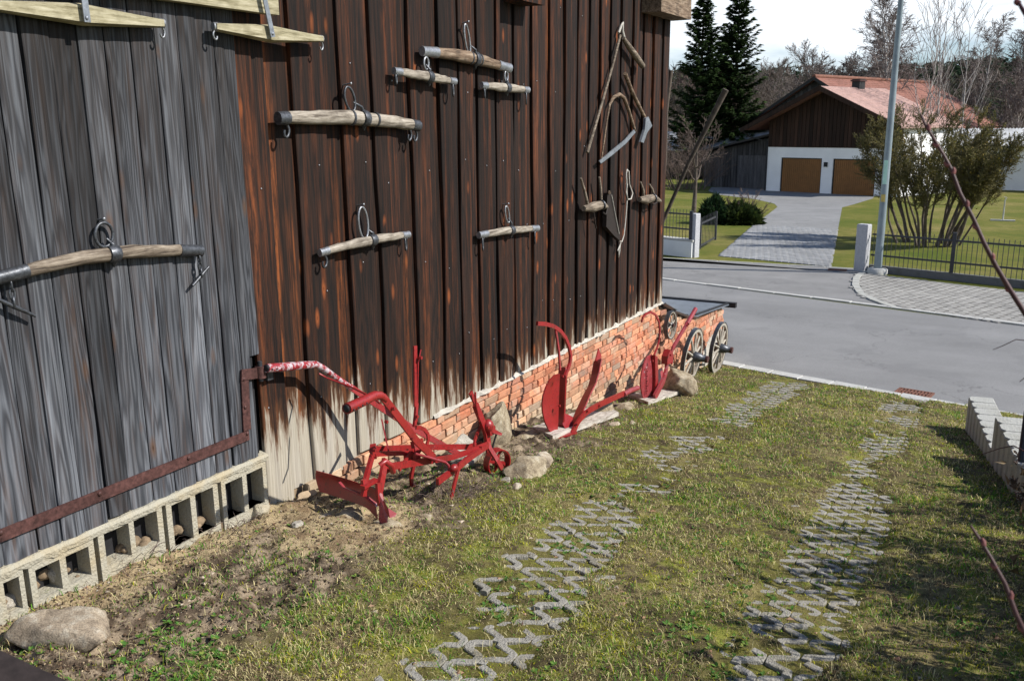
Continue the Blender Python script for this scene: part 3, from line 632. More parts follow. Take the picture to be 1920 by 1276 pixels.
rs = np.random.RandomState(44); x, y, _ = scatter(17000, 45, power=1.7); kk = rs.rand(len(x)) < np.clip(sst(.50, .64, fbm(x * 1.9, y * 1.9, 161)) * (.35 + .65 * sst(-1.6, -2.8, x)) * (1 - .6 * dirt_mask(x, y)) * (1 - sand_mask(x, y)), 0, 1); x, y = x[kk], y[kk]; m = len(x); z = terr_z(x, y) + .004
V, C_ = [], []
for k in range(6):
    a = rs.rand(m) * 6.28; L = .010 + .018 * rs.rand(m); w = L * .32; d = np.stack([np.cos(a), np.sin(a), .25 + .5 * rs.rand(m)], 1); sd = np.stack([-np.sin(a), np.cos(a), 0 * a], 1)
    b = np.stack([x, y, z], 1); p1 = b + d * L[:, None] * .55; V.append(np.stack([b, p1 + sd * w[:, None], b + d * L[:, None] * np.array([1, 1, .8]), p1 - sd * w[:, None]], 1)); c_ = pal([3, 2, 1], [(.07, .17, .03), (.11, .20, .035), (.19, .24, .05)], rs, m); C_.append(np.repeat(c_[:, None], 4, 1))
V = np.concatenate(V); C_ = np.concatenate(C_); o = link('weeds', fast_mesh('weeds', V.reshape(-1, 3), np.arange(len(V) * 4).reshape(-1, 4), M['blade'], C_.reshape(-1, 3))); o['kind'] = 'stuff'

# ------------------------------------------------------------------ the barn
barn = thing('barn', 'old barn with dark brown vertical boards, grey door and brick plinth', 'barn', (-D, 7.8, zg(7.8)))
WX = -D
def board(name, y0, y1, z0, z1, x, th, mat, parent, seed, wav=.008, cup=.004, lean=0.0, ragged=.0):
    rr = random.Random(seed); mb = MB(); n = 9; L = []
    ph = rr.uniform(0, 6); ph2 = rr.uniform(0, 6); f1_ = rr.uniform(.8, 2.2)
    for i in range(n + 1):
        z = z0 + (z1 - z0) * i / n; a = wav * (math.sin(z * f1_ + ph) + .5 * math.sin(z * 4.1 + ph2)) + rr.uniform(-.3, .3) * wav; b = wav * (math.sin(z * f1_ * .8 + ph2) + .5 * math.sin(z * 3.3 + ph)) + rr.uniform(-.3, .3) * wav
        s = lean * (z - z0); ym = (y0 + y1) / 2 + s; xx = x + .003 * math.sin(z * 1.3 + ph)
        zz = z + (rr.uniform(-ragged, ragged) if i == 0 else 0)
        L.append([(xx - th, y0 + a + s, zz), (xx - .004, y0 + a + s, zz), (xx, y0 + a + s + .006, zz), (xx + cup, ym, zz - (ragged * .4 if i == 0 else 0)), (xx, y1 + b + s - .006, zz), (xx - .004, y1 + b + s, zz), (xx - th, y1 + b + s, zz)])
    vs = [p for q in L for p in q]; m = 7
    fs = [(i * m + k, i * m + (k + 1) % m, (i + 1) * m + (k + 1) % m, (i + 1) * m + k) for i in range(n) for k in range(m)] + [tuple(range(m))[::-1], tuple(range(n * m, n * m + m))]
    mb.add(vs, fs); return part(name, mb, mat, parent)
overs = [(on_wall(a, 633)[1], on_wall(b, 633)[1]) for a, b in ((474, 530), (578, 636), (664, 711), (722, 762), (786, 823), (837, 866), (872, 899), (905, 934), (937, 965), (968, 994))]
y = overs[-1][1]
while y < 11.42:
    g_, w_ = R.uniform(.05, .13), R.uniform(.19, .27); overs.append((y + g_, min(y + g_ + w_, 11.62))); y = overs[-1][1]
ZT = 4.6
overs[0] = (4.055, overs[0][1])
for i, (a, b) in enumerate(overs):
    zb = -.10 if i == 0 else (-.04 if i == 1 else .012)
    board('board', a, b, zb + R.uniform(-.012, .012), ZT, WX, .028, M['dark_wood'], barn, 100 + i, .011, .005, R.uniform(-.004, .004), .008)
for i in range(len(overs) - 1):
    a, b = overs[i][1] - .05, overs[i + 1][0] + .05
    board('under_board', a, b, .015 if i > 1 else -.03, ZT, WX - .034, .026, M['under_wood'], barn, 300 + i, .004, .003)
# frame behind, end wall of boards on the road side, eaves and purlin ends
part('timber_frame', MB().box((WX - 7.0, .6, .02), (WX - .075, 11.52, ZT + .9)), M['black'], barn)
for k in range(24):
    x1_ = WX - .30 * k; board_ = MB().box((x1_ - .24, 11.53, -.02), (x1_, 11.56, ZT + .9), .004); part('end_board', board_, M['dark_wood'], barn)
rf = MB(); rf.plate([(WX + .45, .2, 5.25), (WX + .45, 12.3, 5.25), (WX - 3.6, 12.3, 7.9), (WX - 3.6, .2, 7.9)], (0, 0, .12)); rf.plate([(WX - 7.6, .2, 5.25), (WX - 3.602, .2, 7.9), (WX - 3.602, 12.3, 7.9), (WX - 7.6, 12.3, 5.25)], (0, 0, .12)); part('roof', rf, M['tile'], barn)
pa, pb = on_wall(1203, 20, .0), on_wall(1258, 22, .0)
part('purlin', MB().box((WX - .02, pa[1], pa[2] - .02), (WX + .24, 11.72, pa[2] + .26), .004), M['tool_wood_brown'], barn)
pc, pdd = on_wall(938, 7, .0), on_wall(985, 8, .0)
part('purlin', MB().box((WX - .02, pc[1] + .05, pc[2] + .02), (WX + .20, pdd[1], pc[2] + .24), .004), M['under_wood'], barn)
# nails dotted over the boards
nm = MB().ball((0, 0, 0), .006, .006, .006, 6, 4).mesh('nail', M['iron_pale'])
for i, (a, b) in enumerate(overs[:14]):
    for z in (.55, 1.35, 2.05, 2.75, 3.45):
        if R.random() < .8: link('nail', nm, barn, (WX + .005, a + (b - a) * R.uniform(.2, .8), z + R.uniform(-.12, .12)))

# brick plinth
def brick_mesh(L, H, T, seed):
    rr = random.Random(seed); e = rr.uniform(.005, .010); mb = MB(); j = lambda: rr.uniform(-.003, .003); cr = [rr.uniform(.6, 1.0) for _ in range(4)]
    if rr.random() < .5: cr[rr.randrange(4)] = 3.0                  # a broken corner
    y, z = L / 2, H / 2
    O = [(-y, -z), (y, -z), (y, z), (-y, z)]
    vs = [(-T, a, b) for a, b in O] + [(-e + j(), a + j(), b + j()) for a, b in O]
    vs += [(j() * .8, a - math.copysign(e * cr[k], a), b - math.copysign(e * cr[k] * .8, b)) for k, (a, b) in enumerate(O)]
    return mb.add(vs, [(0, 1, 5, 4), (1, 2, 6, 5), (2, 3, 7, 6), (3, 0, 4, 7), (4, 5, 9, 8), (5, 6, 10, 9), (6, 7, 11, 10), (7, 4, 8, 11), (8, 9, 10, 11)]).mesh('brick', M['brick'])
BS = [brick_mesh(.236, .066, .1, i) for i in range(10)]; BH = [brick_mesh(.112, .066, .1, 20 + i) for i in range(8)]
def bricks(parent, y0, y1, ztop, below, x, limit=300, skip=0.0, top_clip=None, fade=0):
    k = 0; row = 0; z = ztop - .04; lo = min(zg(y0), zg(y1)) - .05
    while z > lo:
        y = y0 + (-.06 if row % 2 else 0.0) + R.uniform(-.01, .01); st_ = R.random() < .5
        while y < y1 - .03:
            hd = (R.random() < .42); L = .124 if hd else .248
            if y + L > y1 + .02: L = .124; hd = True
            if y + L > y1 + .03: break
            yc = y + L / 2
            if z > zg(yc) - below and (top_clip is None or z < top_clip(yc)) and R.random() > skip:
                sag = .012 * math.sin(yc * 1.1)
                link('brick', R.choice(BH if hd else BS), parent, (x + R.uniform(-.006, .007), yc, z + sag + R.uniform(-.002, .002)), (R.uniform(-.02, .02), R.uniform(-.03, .03), R.uniform(-.02, .02))); k += 1
            y += L
        z -= .0775; row += 1
    return k
part('mortar_bed', MB().box((WX - .5, 4.1, -1.7), (WX - .045, 11.58, .005)), M['mortar'], barn)
print('plinth bricks', bricks(barn, 4.45, 11.6, -.008, .04, WX + .004))
# ragged white bedding mortar on top of the plinth
ml = MB(); N = 90
pts = [(6.0 + (11.62 - 6.0) * i / N) for i in range(N + 1)]; sec = []
for i, yy in enumerate(pts):
    w = .010 + .030 * R.random() * (1 if R.random() < .45 else .3); h = .006 + .026 * R.random() * (1 if R.random() < .5 else .2)
    sec.append([(WX - .03, yy, .0), (WX + .004 + w, yy, -.004), (WX + w * .9, yy, .004 + h * .5), (WX - .01, yy, .014 + h)])
ml.add([p for q in sec for p in q], [(i * 4 + k, i * 4 + k + 1, (i + 1) * 4 + k + 1, (i + 1) * 4 + k) for i in range(N) for k in range(3)]); part('bedding_mortar', ml, M['lime'], barn)

# door of silvered boards
door = MB().box((WX - .07, 1.0, .34), (WX - .008, 4.02, ZT)); door = part('barn_door', door, M['black'], barn)
DX = WX + .022
ed = [on_x(a, 600, DX)[1] for a in (15, 62, 110, 160, 208, 255, 300, 343, 383, 415, 447)] + [3.985]
ed = [ed[0] - .36, ed[0] - .18] + ed
for i, (a, b) in enumerate(zip(ed[:-1], ed[1:])):
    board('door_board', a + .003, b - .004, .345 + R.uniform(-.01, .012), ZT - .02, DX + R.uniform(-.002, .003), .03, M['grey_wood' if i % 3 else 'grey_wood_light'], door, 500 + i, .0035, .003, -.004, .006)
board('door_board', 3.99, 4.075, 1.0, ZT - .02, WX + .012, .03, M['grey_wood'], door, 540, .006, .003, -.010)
sA, sB = on_x(0, 1004, DX + .012), on_x(466, 815, DX + .012); sd = (sB - sA) / np.linalg.norm(sB - sA); sA = sA - sd * .9
part('strap', MB().bar([sA, sA * .5 + sB * .5, sB], .062, .012), M['rust'], door)
vt, vb = on_x(458, 700, DX + .014), on_x(463, 806, DX + .014)
part('strap', MB().bar([vt, vb], .062, .010), M['rust'], door)
ha, hb = on_x(452, 703, DX + .018), on_x(482, 699, DX + .018)
hm = MB().bar([ha, hb], .068, .012); c_ = hb + np.array([.0, .03, 0])
hm.tube([c_ + (0, 0, -.038), c_ + (0, 0, .038)], .034, 12); part('hinge', hm, M['rust'], door)
pm = MB(); hp = on_wall(497, 700, .0); pm.tube([c_ + (0, 0, -.06), c_ + (0, 0, .07)], .014, 8); pm.box((WX - .0, hp[1] - .03, hp[2] - .035), (WX + .05, hp[1] + .02, hp[2] + .045)); part('hinge_pin', pm, M['iron'], barn)
for px, py in ((2, 998), (187, 925), (354, 858), (464, 812), (460, 763), (457, 710)):
    c_ = on_x(px, py, DX + .02); part('bolt', MB().ball(c_, .009, .013, .013, 8, 5), M['rust'], door)
# hollow blocks with open cores
def cell_block(ye, ze, solid, x0, x1):
    mb = MB(); ny, nz = len(ye) - 1, len(ze) - 1; S_ = lambda i, j: 0 <= i < ny and 0 <= j < nz and solid(i, j)
    for i in range(ny):
        for j in range(nz):
            if not S_(i, j): continue
            a, b, c_, d_ = ye[i], ye[i + 1], ze[j], ze[j + 1]
            mb.add([(x1, a, c_), (x1, b, c_), (x1, b, d_), (x1, a, d_)], [(0, 1, 2, 3)])
            if not S_(i - 1, j): mb.add([(x1, a, c_), (x1, a, d_), (x0, a, d_), (x0, a, c_)], [(0, 1, 2, 3)])
            if not S_(i + 1, j): mb.add([(x1, b, c_), (x0, b, c_), (x0, b, d_), (x1, b, d_)], [(0, 1, 2, 3)])
            if not S_(i, j - 1): mb.add([(x1, a, c_), (x0, a, c_), (x0, b, c_), (x1, b, c_)], [(0, 1, 2, 3)])
            if not S_(i, j + 1): mb.add([(x1, a, d_), (x1, b, d_), (x0, b, d_), (x0, a, d_)], [(0, 1, 2, 3)])
    return mb
BX = WX + .035
be = [on_x(a, b, BX)[1] for a, b in ((-60, 1090), (54, 1110), (184, 1050), (309, 970), (412, 920), (494, 880))]
be[-1] = 4.04
for i, (a, b) in enumerate([(be[0] - .35, be[0])] + list(zip(be[:-1], be[1:]))):
    L = b - a; t0 = .085 * L + R.uniform(-.004, .004); g0 = .014; zt = .318 + R.uniform(-.01, .012); zb = .03 + max(0, .0) - (.08 if i > 3 else 0)
    a2, b2 = a + g0, b - g0; m_ = (a2 + b2) / 2; w_ = .014 + R.uniform(0, .008)
    ye = [a2, a2 + t0, m_ - w_, m_ + w_, b2 - t0, b2]; ze = [zb - .12, zb + .07, zt - .042 + R.uniform(-.008, .008), zt]
    part('hollow_block', cell_block(ye, ze, lambda p, q: not (p in (1, 3) and q == 1), BX - .30, BX), M['block'], barn)
part('footing', MB().box((WX - .6, .8, -.5), (BX - .012, 4.05, .02)), M['mortar'], barn)
part('core_backing', MB().box((WX - .5, .8, .0), (BX - .255, 4.05, .30)), M['mortar'], barn)
# cement ledge over the blocks
le = MB(); N = 60; sec = []
for i in range(N + 1):
    yy = 1.2 + (4.05 - 1.2) * i / N; w = R.uniform(0, .014); sec.append([(WX - .1, yy, .31), (BX + w, yy, .300 + R.uniform(-.012, .008)), (BX + w + .004, yy, .325), (BX - .012 + w, yy, .342 + R.uniform(-.004, .004)), (WX - .03, yy, .349)])
le.add([p for q in sec for p in q], [(i * 5 + k, i * 5 + k + 1, (i + 1) * 5 + k + 1, (i + 1) * 5 + k) for i in range(N) for k in range(4)]); part('cement_ledge', le, M['block'], barn)

# ------------------------------------------------------------------ brick enclosure beyond the corner, with sheet cover
low = thing('brick_enclosure', 'low brick enclosure with dark sheet cover beyond the barn corner', 'wall', (WX, 13.2, zg(13.2)))
def top_at(y): return float(np.interp(y, [11.6, 12.0, 13.0, 13.6, 14.85], [-.04, -.20, -.50, -.52, -.62]))
print('enclosure bricks', bricks(low, 11.64, 14.72, -.03, .04, WX + .004, top_clip=lambda y: top_at(y) - .03))
lw = MB(); N = 12; yy = [11.62 + (14.70 - 11.62) * i / N for i in range(N + 1)]
for a, b in zip(yy[:-1], yy[1:]): lw.add([(WX - .03, a, -1.8), (WX - .03, b, -1.8), (WX - .03, b, top_at(b)), (WX - .03, a, top_at(a)), (WX - .3, a, -1.8), (WX - .3, b, -1.8), (WX - .3, b, top_at(b)), (WX - .3, a, top_at(a))], [(0, 1, 2, 3), (7, 6, 5, 4), (3, 2, 6, 7)])
lw.add([(WX - .03, 14.7, -1.8), (WX - .3, 14.7, -1.8), (WX - .3, 14.7, top_at(14.7)), (WX - .03, 14.7, top_at(14.7))], [(0, 1, 2, 3)]); part('mortar_bed', lw, M['mortar'], low)
part('end_wall', MB().box((WX - 3.2, 14.55, -1.8), (WX - .305, 14.72, -.70), .003), M['brick'], low)
part('plaster_patch', MB().plate([(WX + .012, 13.55, -1.5), (WX + .012, 14.68, -1.5), (WX + .012, 14.68, -.98), (WX + .012, 14.3, -.9), (WX + .012, 13.9, -1.0), (WX + .012, 13.6, -1.15)], (-.04, 0, 0)), M['lime'], low)
def sheet(ya, yb, xi, dz):
    mb = MB(); n = 16; P = []
    for i in range(n + 1):
        x = WX + .06 + (xi - WX - .06) * i / n; w = .012 * math.cos(i * math.pi)
        P.append([(x, ya, top_at(ya) + w + dz), (x, yb, top_at(yb) + w + dz), (x, yb, top_at(yb) + w + dz - .014), (x, ya, top_at(ya) + w + dz - .014)])
    vs = [p for q in P for p in q]; mb.add(vs, [(i * 4 + k, (i + 1) * 4 + k, (i + 1) * 4 + (k + 1) % 4, i * 4 + (k + 1) % 4) for i in range(n) for k in range(4)] + [(0, 1, 2, 3), tuple(range(n * 4, n * 4 + 4))[::-1]])
    return mb
part('cover_sheet', sheet(11.62, 12.15, WX - .55, .05), M['slate'], low); part('cover_sheet', sheet(12.05, 12.62, WX - .42, .035), M['slate'], low); part('cover_sheet', sheet(12.54, 13.15, WX - .5, .03), M['slate'], low)
part('cover_sheet', MB().plate([(WX + .05, 13.05, -.46), (WX + .05, 14.86, -.60), (WX - 1.5, 14.86, -.60), (WX - .8, 13.4, -.49)], (0, 0, .02)), M['slate'], low)
part('cover_sheet', MB().plate([(WX - 2.0, 12.6, -.46), (WX - 1.5, 14.86, -.585), (WX - 3.3, 14.86, -.585), (WX - 3.3, 12.6, -.46)], (0, 0, .02)), M['slate'], low)
part('edge_beam', MB().box((WX - 3.4, 14.84, -.64), (WX + .16, 14.93, -.555), .003), M['black'], low)
part('batten', MB().obox((WX - .0, 13.05, -.45), (.04, 0, 0), (0, 1.8, -.14), (0, 0, .03)), M['black'], low)
# weathered poles standing behind the corner
for (p0, p1, d, r0, r1, lab) in (((1232, 440), (1361, 168), 13.6, .030, .048, 'long weathered grey pole leaning outward behind the barn corner'), ((1247, 290), (1258, 132), 12.6, .03, .034, 'short pale pole tip standing close behind the barn corner boards')):
    A, B = on_y(*p0, d), on_y(*p1, d); dd = (A - B); t_ = (-1.5 - A[2]) / dd[2]; foot = A + dd * max(t_, 0); mid = (A + B) / 2 + np.array([-.03, 0, .02])
    o = link('pole', MB().tube([foot, A, mid, B], [r0 * 1.05, r0, r0 * 1.02, r1], 8).mesh('pole', M['bark'])); tag(o, lab, 'pole')

# ------------------------------------------------------------------ whippletrees and tools hanging on the boards
NRM = np.array([1.0, 0, 0])
def swingletree(label, A, Bp, rc, re, wood, ring=None, clamp=.5, hooks=(), bend=0.0, off=.055, bands=(), flat=.75, cap='iron_pale', nail=True, group='whippletrees hung on the barn wall', taper=1.0, capL=.085, toggle=False):
    """A, B: end pixels on the wall; rc / re: half thickness at the middle and at the ends in metres"""
    a, b = on_wall(*A, off), on_wall(*Bp, off); L = np.linalg.norm(b - a); u = (b - a) / L; v = np.cross(NRM, u)
    if v[2] < 0: v = -v
    P = lambda t, h=0.0, o=0.0: a + (b - a) * t + v * (bend * math.sin(math.pi * t) + h) + NRM * o
    rc *= .86; re *= .88
    rad_ = lambda t: re + (rc - re) * (1 - abs(2 * t - 1) ** 1.3) ** taper
    root = thing('whippletree', label, 'whippletree', P(.5), group)
    n = 16; rr = random.Random(int(A[0] * 7 + A[1])); ts = [i / n for i in range(n + 1)]
    part('crossbar', MB().tube([P(t) + v * rr.uniform(-.003, .003) for t in ts], [rad_(t) * rr.uniform(.95, 1.06) for t in ts], 12, flat=(NRM, flat)), M[wood], root)
    for t0, t1 in ((-.004, capL / L), (1 - capL / L, 1.004)):
        part('end_cap', MB().tube([P(t0), P((t0 + t1) / 2), P(t1)], [rad_(abs(t0)) + .004, rad_(max(t0, 0) if t0 < .5 else t1) + .0055, rad_((t1 if t0 < .5 else t0)) + .004], 12, flat=(NRM, flat * 1.05)), M[cap], root)
    cw = .030
    part('centre_clamp', MB().tube([P(clamp - cw / L), P(clamp), P(clamp + cw / L)], [rad_(clamp) + .006, rad_(clamp) + .014, rad_(clamp) + .006], 12, flat=(NRM, flat * 1.2)), M['iron'], root)
    part('clamp_tip', MB().tube([P(clamp, -rad_(clamp)), P(clamp, -rad_(clamp) - .018), P(clamp, -rad_(clamp) - .034)], [.02, .013, .004], 8), M['iron'], root)
    for t in bands: part('band', MB().tube([P(t - .006), P(t + .006)], rad_(t) + .005, 12, flat=(NRM, flat * 1.05)), M['iron'], root)
    if ring:
        (rx, ry), (w, h), tilt = ring; c = on_wall(rx, ry, off * .9)
        part('hanging_ring', MB().ring(c, w, .009, NRM, 22, h, tilt), M[cap], root)
        e = P(clamp, rad_(clamp) + .012); lk = (c - e); ll = np.linalg.norm(lk); m = c - lk / ll * (h * .9)
        part('link', MB().tube([e - v * .02, (e + m) / 2 + NRM * .012, m + NRM * .004, m + lk / ll * .03 - NRM * .006], [.013, .011, .009, .006], 7), M['iron'], root)
        if nail:
            tp = c + v * h * .96; q = MB(); q.tube([tp + NRM * .012 + np.array([0, 0, .022]), tp + np.array([-off * .95, 0, .012])], .006, 6); q.ball(tp + NRM * .014 + np.array([0, 0, .022]), .006, .009, .009, 7, 5); part('nail', q, M['iron_pale'], root)
    for hk in hooks:
        t, kind, s = hk[0], hk[1], hk[2]; base = P(t, -rad_(t) * .9)
        if kind == 'loop':
            q = MB().ring(base - v * s * .9, s * .55, .0075, NRM + np.array([0, .5, 0]), 14, s); q.ring(base - v * .004, .014, .005, u, 10)
        elif kind == 'hook':
            pts = [base + v * .01]; 
            for k in range(9): th = -1.2 + k * .58; pts.append(base - v * (s * 1.1 + s * .75 * math.sin(th)) + u * s * .5 * math.cos(th + .3))
            q = MB().tube(pts, .0085, 7)
        else:                                                       # chain with toggle bar
            q = MB(); p0 = base.copy()
            for k in range(hk[3]): q.ring(p0 - v * .022 + NRM * .004, .012, .006, (NRM if k % 2 else np.array([.35, 1, 0])), 12, .027); p0 = p0 - v * .040 + NRM * .002
            tb = np.array(hk[4]); q.tube([p0 - tb * .5, p0, p0 + tb * .5], [.008, .012, .007], 8)
        part('hook' if kind != 'chain' else 'toggle_chain', q, M['iron'], root)
    return root
v45 = lambda y, z: (0.0, y, z)
swingletree('long arched whippletree with dark end caps hung on the grey barn door', (-6, 522), (376, 470), .042, .032, 'tool_wood_grey', ((195, 440), (.052, .062), 0.1), .52, [(.985, 'chain', .03, 3, (0, .13, .09)), (.05, 'chain', .03, 3, (0, .20, -.13))], .046, .06, (), .8, 'iron', capL=.15)
swingletree('pale thick whippletree with three iron hooks at eye height on the dark boards', (522, 222), (784, 236), .058, .042, 'tool_wood', ((656, 186), (.05, .085), -.35), .56, [(.045, 'hook', .045), (.925, 'hook', .045), (.975, 'hook', .045)], .03, .06, (.47, .65), .8, 'iron')
swingletree('upper brown whippletree with pale iron straps carrying two small ones', (792, 96), (955, 128), .058, .038, 'tool_wood_brown', ((876, 74), (.035, .12), -.25), .57, [], .02, .06, (.51, .62), .75, capL=.2)
swingletree('small whippletree hanging from the left end of the upper brown one', (739, 133), (853, 153), .044, .026, 'tool_wood', ((799, 119), (.03, .045), 0), .55, [(.03, 'loop', .035), (.97, 'loop', .05)], .0, .07, (), .75, nail=False)
swingletree('smallest whippletree hanging from the right end of the upper brown one', (903, 160), (990, 169), .045, .028, 'tool_wood', ((949, 143), (.028, .045), 0), .52, [(.06, 'loop', .04), (.96, 'loop', .055)], .0, .07, (), .75, nail=False)
swingletree('slender grey whippletree hung by a long ring above the plough handles', (600, 474), (766, 440), .042, .026, 'tool_wood', ((681, 418), (.052, .115), -.12), .56, [(.04, 'hook', .045), (.96, 'loop', .05)], .015, .055, (), .75)
swingletree('short whippletree with twisted end links hung mid wall left of the tools', (898, 441), (1008, 428), .042, .030, 'tool_wood', ((951, 402), (.032, .08), -.3), .52, [(.06, 'loop', .06), (.95, 'loop', .065)], .01, .055, (), .75, capL=.14)
# heavy top pair: evener beam with two flat tapered spreaders strapped to it
def spreader(label, A, Bp, C_, hc, he):
    off = .09; a, b, c = on_wall(*A, off), on_wall(*Bp, off), on_wall(*C_, off); root = thing('whippletree', label, 'whippletree', c, 'flat tapered whippletrees under the top beam')
    P = []; n = 10; vs = []
    for i in range(2 * n + 1):
        t = i / n; p = (a + (c - a) * t) if t <= 1 else (c + (b - c) * (t - 1)); h = he + (hc - he) * (1 - abs(1 - t)); x = .022
        vs += [p + np.array([s * x, 0, q * h]) for s, q in ((-1, -1), (1, -.75), (1, .75), (-1, 1))]
    m = 2 * n + 1; mb = MB().add(vs, [(i * 4 + k, i * 4 + (k + 1) % 4, (i + 1) * 4 + (k + 1) % 4, (i + 1) * 4 + k) for i in range(m - 1) for k in range(4)] + [(3, 2, 1, 0), tuple(m * 4 - 4 + k for k in range(4))])
    part('crossbar', mb, M['tool_wood_yellow'], root)
    for e, s in ((a, -1), (b, 1)):
        d = (b - a) / np.linalg.norm(b - a) * s
        part('end_cap', MB().tube([e - d * .02, e + d * .012], he * 1.15, 10, flat=(NRM, .75)), M['iron_pale'], root)
        pts = [e + np.array([0, 0, 0])] + [e + np.array([.0, 0, -he - .028 - .022 * math.sin(-1.3 + k * .62)]) + d * .014 * math.cos(k * .62 - 1.1) for k in range(8)]
        part('hook', MB().tube(pts, .0055, 6), M['iron_pale'], root)
    return root
spreader('yellowed flat whippletree strapped under the top beam over the grey door', (-22, 9), (303, 44), (158, 27), .052, .022)
spreader('yellowed flat whippletree under the beam end over the first dark boards', (402, 50), (602, 73), (508, 63), .052, .020)
ev = thing('evener_beam', 'heavy yellowed evener beam with two iron straps at the top of the door', 'beam', on_wall(300, -20, .09), None)
a, b = on_wall(-60, -75, .07), on_wall(515, 14, .07); a[2] = b[2] = on_wall(515, 26, .10)[2]
part('crossbar', MB().box((a[0] - .03, 2.0, b[2] - .005), (a[0] + .03, b[1], b[2] + .18), .003), M['tool_wood_yellow'], ev)
for p0, p1 in (((150, -60), (164, 42)), ((488, -40), (512, 70))):
    q = MB().bar([on_wall(*p0, .135), on_wall(*p1, .135)], .034, .007); e = on_wall(*p1, .14); q.ball(e + np.array([0, 0, .02]), .006, .01, .01, 7, 5); part('strap', q, M['galv'], ev)

# tools on the right half of the wall
def stick(mb, pts, r, off=.05, n=8, flat=None): return mb.tube([on_wall(*p[:2], p[2] if len(p) > 2 else off) for p in pts], r, n, flat=flat)
t = thing('flail', 'long handled threshing flail with short club, highest tool near the barn corner', 'flail', on_wall(1165, 75, .05))
part('handle', stick(MB(), [(1163, 66), (1150, 118), (1125, 205), (1101, 286)], [.016, .015, .017, .019]), M['tool_wood_grey'], t)
part('club', stick(MB(), [(1169, 72, .06), (1178, 86, .07), (1190, 103, .075), (1205, 124, .08)], [.022, .032, .038, .034], n=10), M['tool_wood_grey'], t)
part('leather_joint', stick(MB(), [(1160, 62), (1165, 48), (1168, 42), (1167, 58), (1171, 76)], [.015, .013, .012, .016, .02]), M['rope'], t)
t = thing('mattock', 'short mattock with dark handle and bluish blade right of the flail', 'mattock', on_wall(1200, 200, .05))
part('handle', stick(MB(), [(1172, 138), (1184, 170), (1200, 203), (1213, 228)], [.024, .024, .022, .019], n=10), M['tool_wood_brown'], t)
q = MB(); P_ = [on_wall(*p, .09) for p in ((1211, 222), (1216, 219), (1223, 236), (1214, 248), (1207, 268), (1202, 266), (1209, 243), (1210, 234))]; q.plate(P_, (-.03, 0, 0)); part('blade', q, M['galv'], t)
t = thing('draw_saw', 'curved wooden bow with a straight bluish blade below the flail', 'saw', on_wall(1158, 240, .05))
part('bow', stick(MB(), [(1127, 302), (1133, 262), (1138, 225), (1143, 196), (1150, 183), (1161, 177), (1170, 184), (1178, 205), (1185, 228), (1191, 247)], [.010, .010, .011, .016, .021, .023, .023, .021, .020, .017]), M['tool_wood_brown'], t)
q = MB().plate([on_wall(*p, .075) for p in ((1124, 302), (1150, 280), (1172, 262), (1189, 243), (1192, 248), (1175, 268), (1153, 287), (1127, 307))], (-.012, 0, 0)); part('blade', q, M['galv'], t)
def horned(label, pts_body, sticks, extra=()):
    t = thing('harness_block', label, 'harness part', on_wall(*pts_body[1], .08))
    part('block', stick(MB(), [(p[0], p[1], .09) for p in pts_body], [.03, .058, .05, .02], n=9), M['tool_wood_grey'], t)
    for s in sticks: part('horn', stick(MB(), [(a, b, .09) for a, b in s], [.012, .016, .018][:len(s)]), M['tool_wood_grey'], t)
    for s in extra: part('leather_strap', stick(MB(), [(a, b, .12) for a, b in s], .009, n=5), M['leather'], t)
    q = MB().ring(on_wall(*pts_body[2], .10), .05, .012, (.3, 1, .2), 12); part('iron_band', q, M['iron'], t)
horned('carved wooden harness block with two upright horns below the bow', [(1094, 391), (1113, 388), (1128, 384), (1138, 388)], [[(1089, 334), (1096, 358), (1102, 384)], [(1124, 332), (1126, 352), (1127, 374)]], [[(1113, 398), (1115, 415), (1118, 428)], [(1130, 398), (1136, 402), (1139, 390)]])
horned('carved harness block with crooked horns nearest to the barn corner', [(1199, 374), (1212, 374), (1225, 371), (1238, 377)], [[(1201, 341), (1206, 356), (1207, 370)], [(1217, 345), (1223, 355), (1226, 366)]], [[(1222, 380), (1225, 384), (1232, 379)]])
t = thing('blade_guard', 'dark wedge of leather or wood hanging beside the rope', 'blade guard', on_wall(1150, 400, .05))
part('wedge', MB().plate([on_wall(*p, .09) for p in ((1139, 362), (1146, 362), (1153, 395), (1162, 438), (1163, 452), (1150, 440), (1137, 425))], (-.05, 0, 0)), M['leather'], t)
part('peg', MB().tube([on_wall(1142, 360, .02), on_wall(1143, 361, .13)], .018, 7), M['tool_wood_brown'], t)
part('thong', stick(MB(), [(1147, 366, .10), (1153, 398, .10), (1161, 438, .10)], .005, n=5), M['rope'], t)
t = thing('rope', 'thin grey rope looped on a nail between the harness blocks', 'rope', on_wall(1176, 320, .05))
part('strand', stick(MB(), [(1175, 345), (1174, 325), (1176, 318), (1179, 322), (1180, 345), (1186, 362), (1183, 373), (1177, 374), (1174, 360), (1176, 345)], .009, .07, 6), M['rope'], t)
part('strand', stick(MB(), [(1174, 345), (1176, 372), (1173, 410), (1170, 440), (1166, 453), (1161, 452), (1160, 442)], .008, .06, 6), M['rope'], t)
part('strand', stick(MB(), [(1164, 455), (1160, 468), (1160, 482), (1162, 470), (1163, 458), (1158, 470)], .007, .06, 5), M['rope'], t)

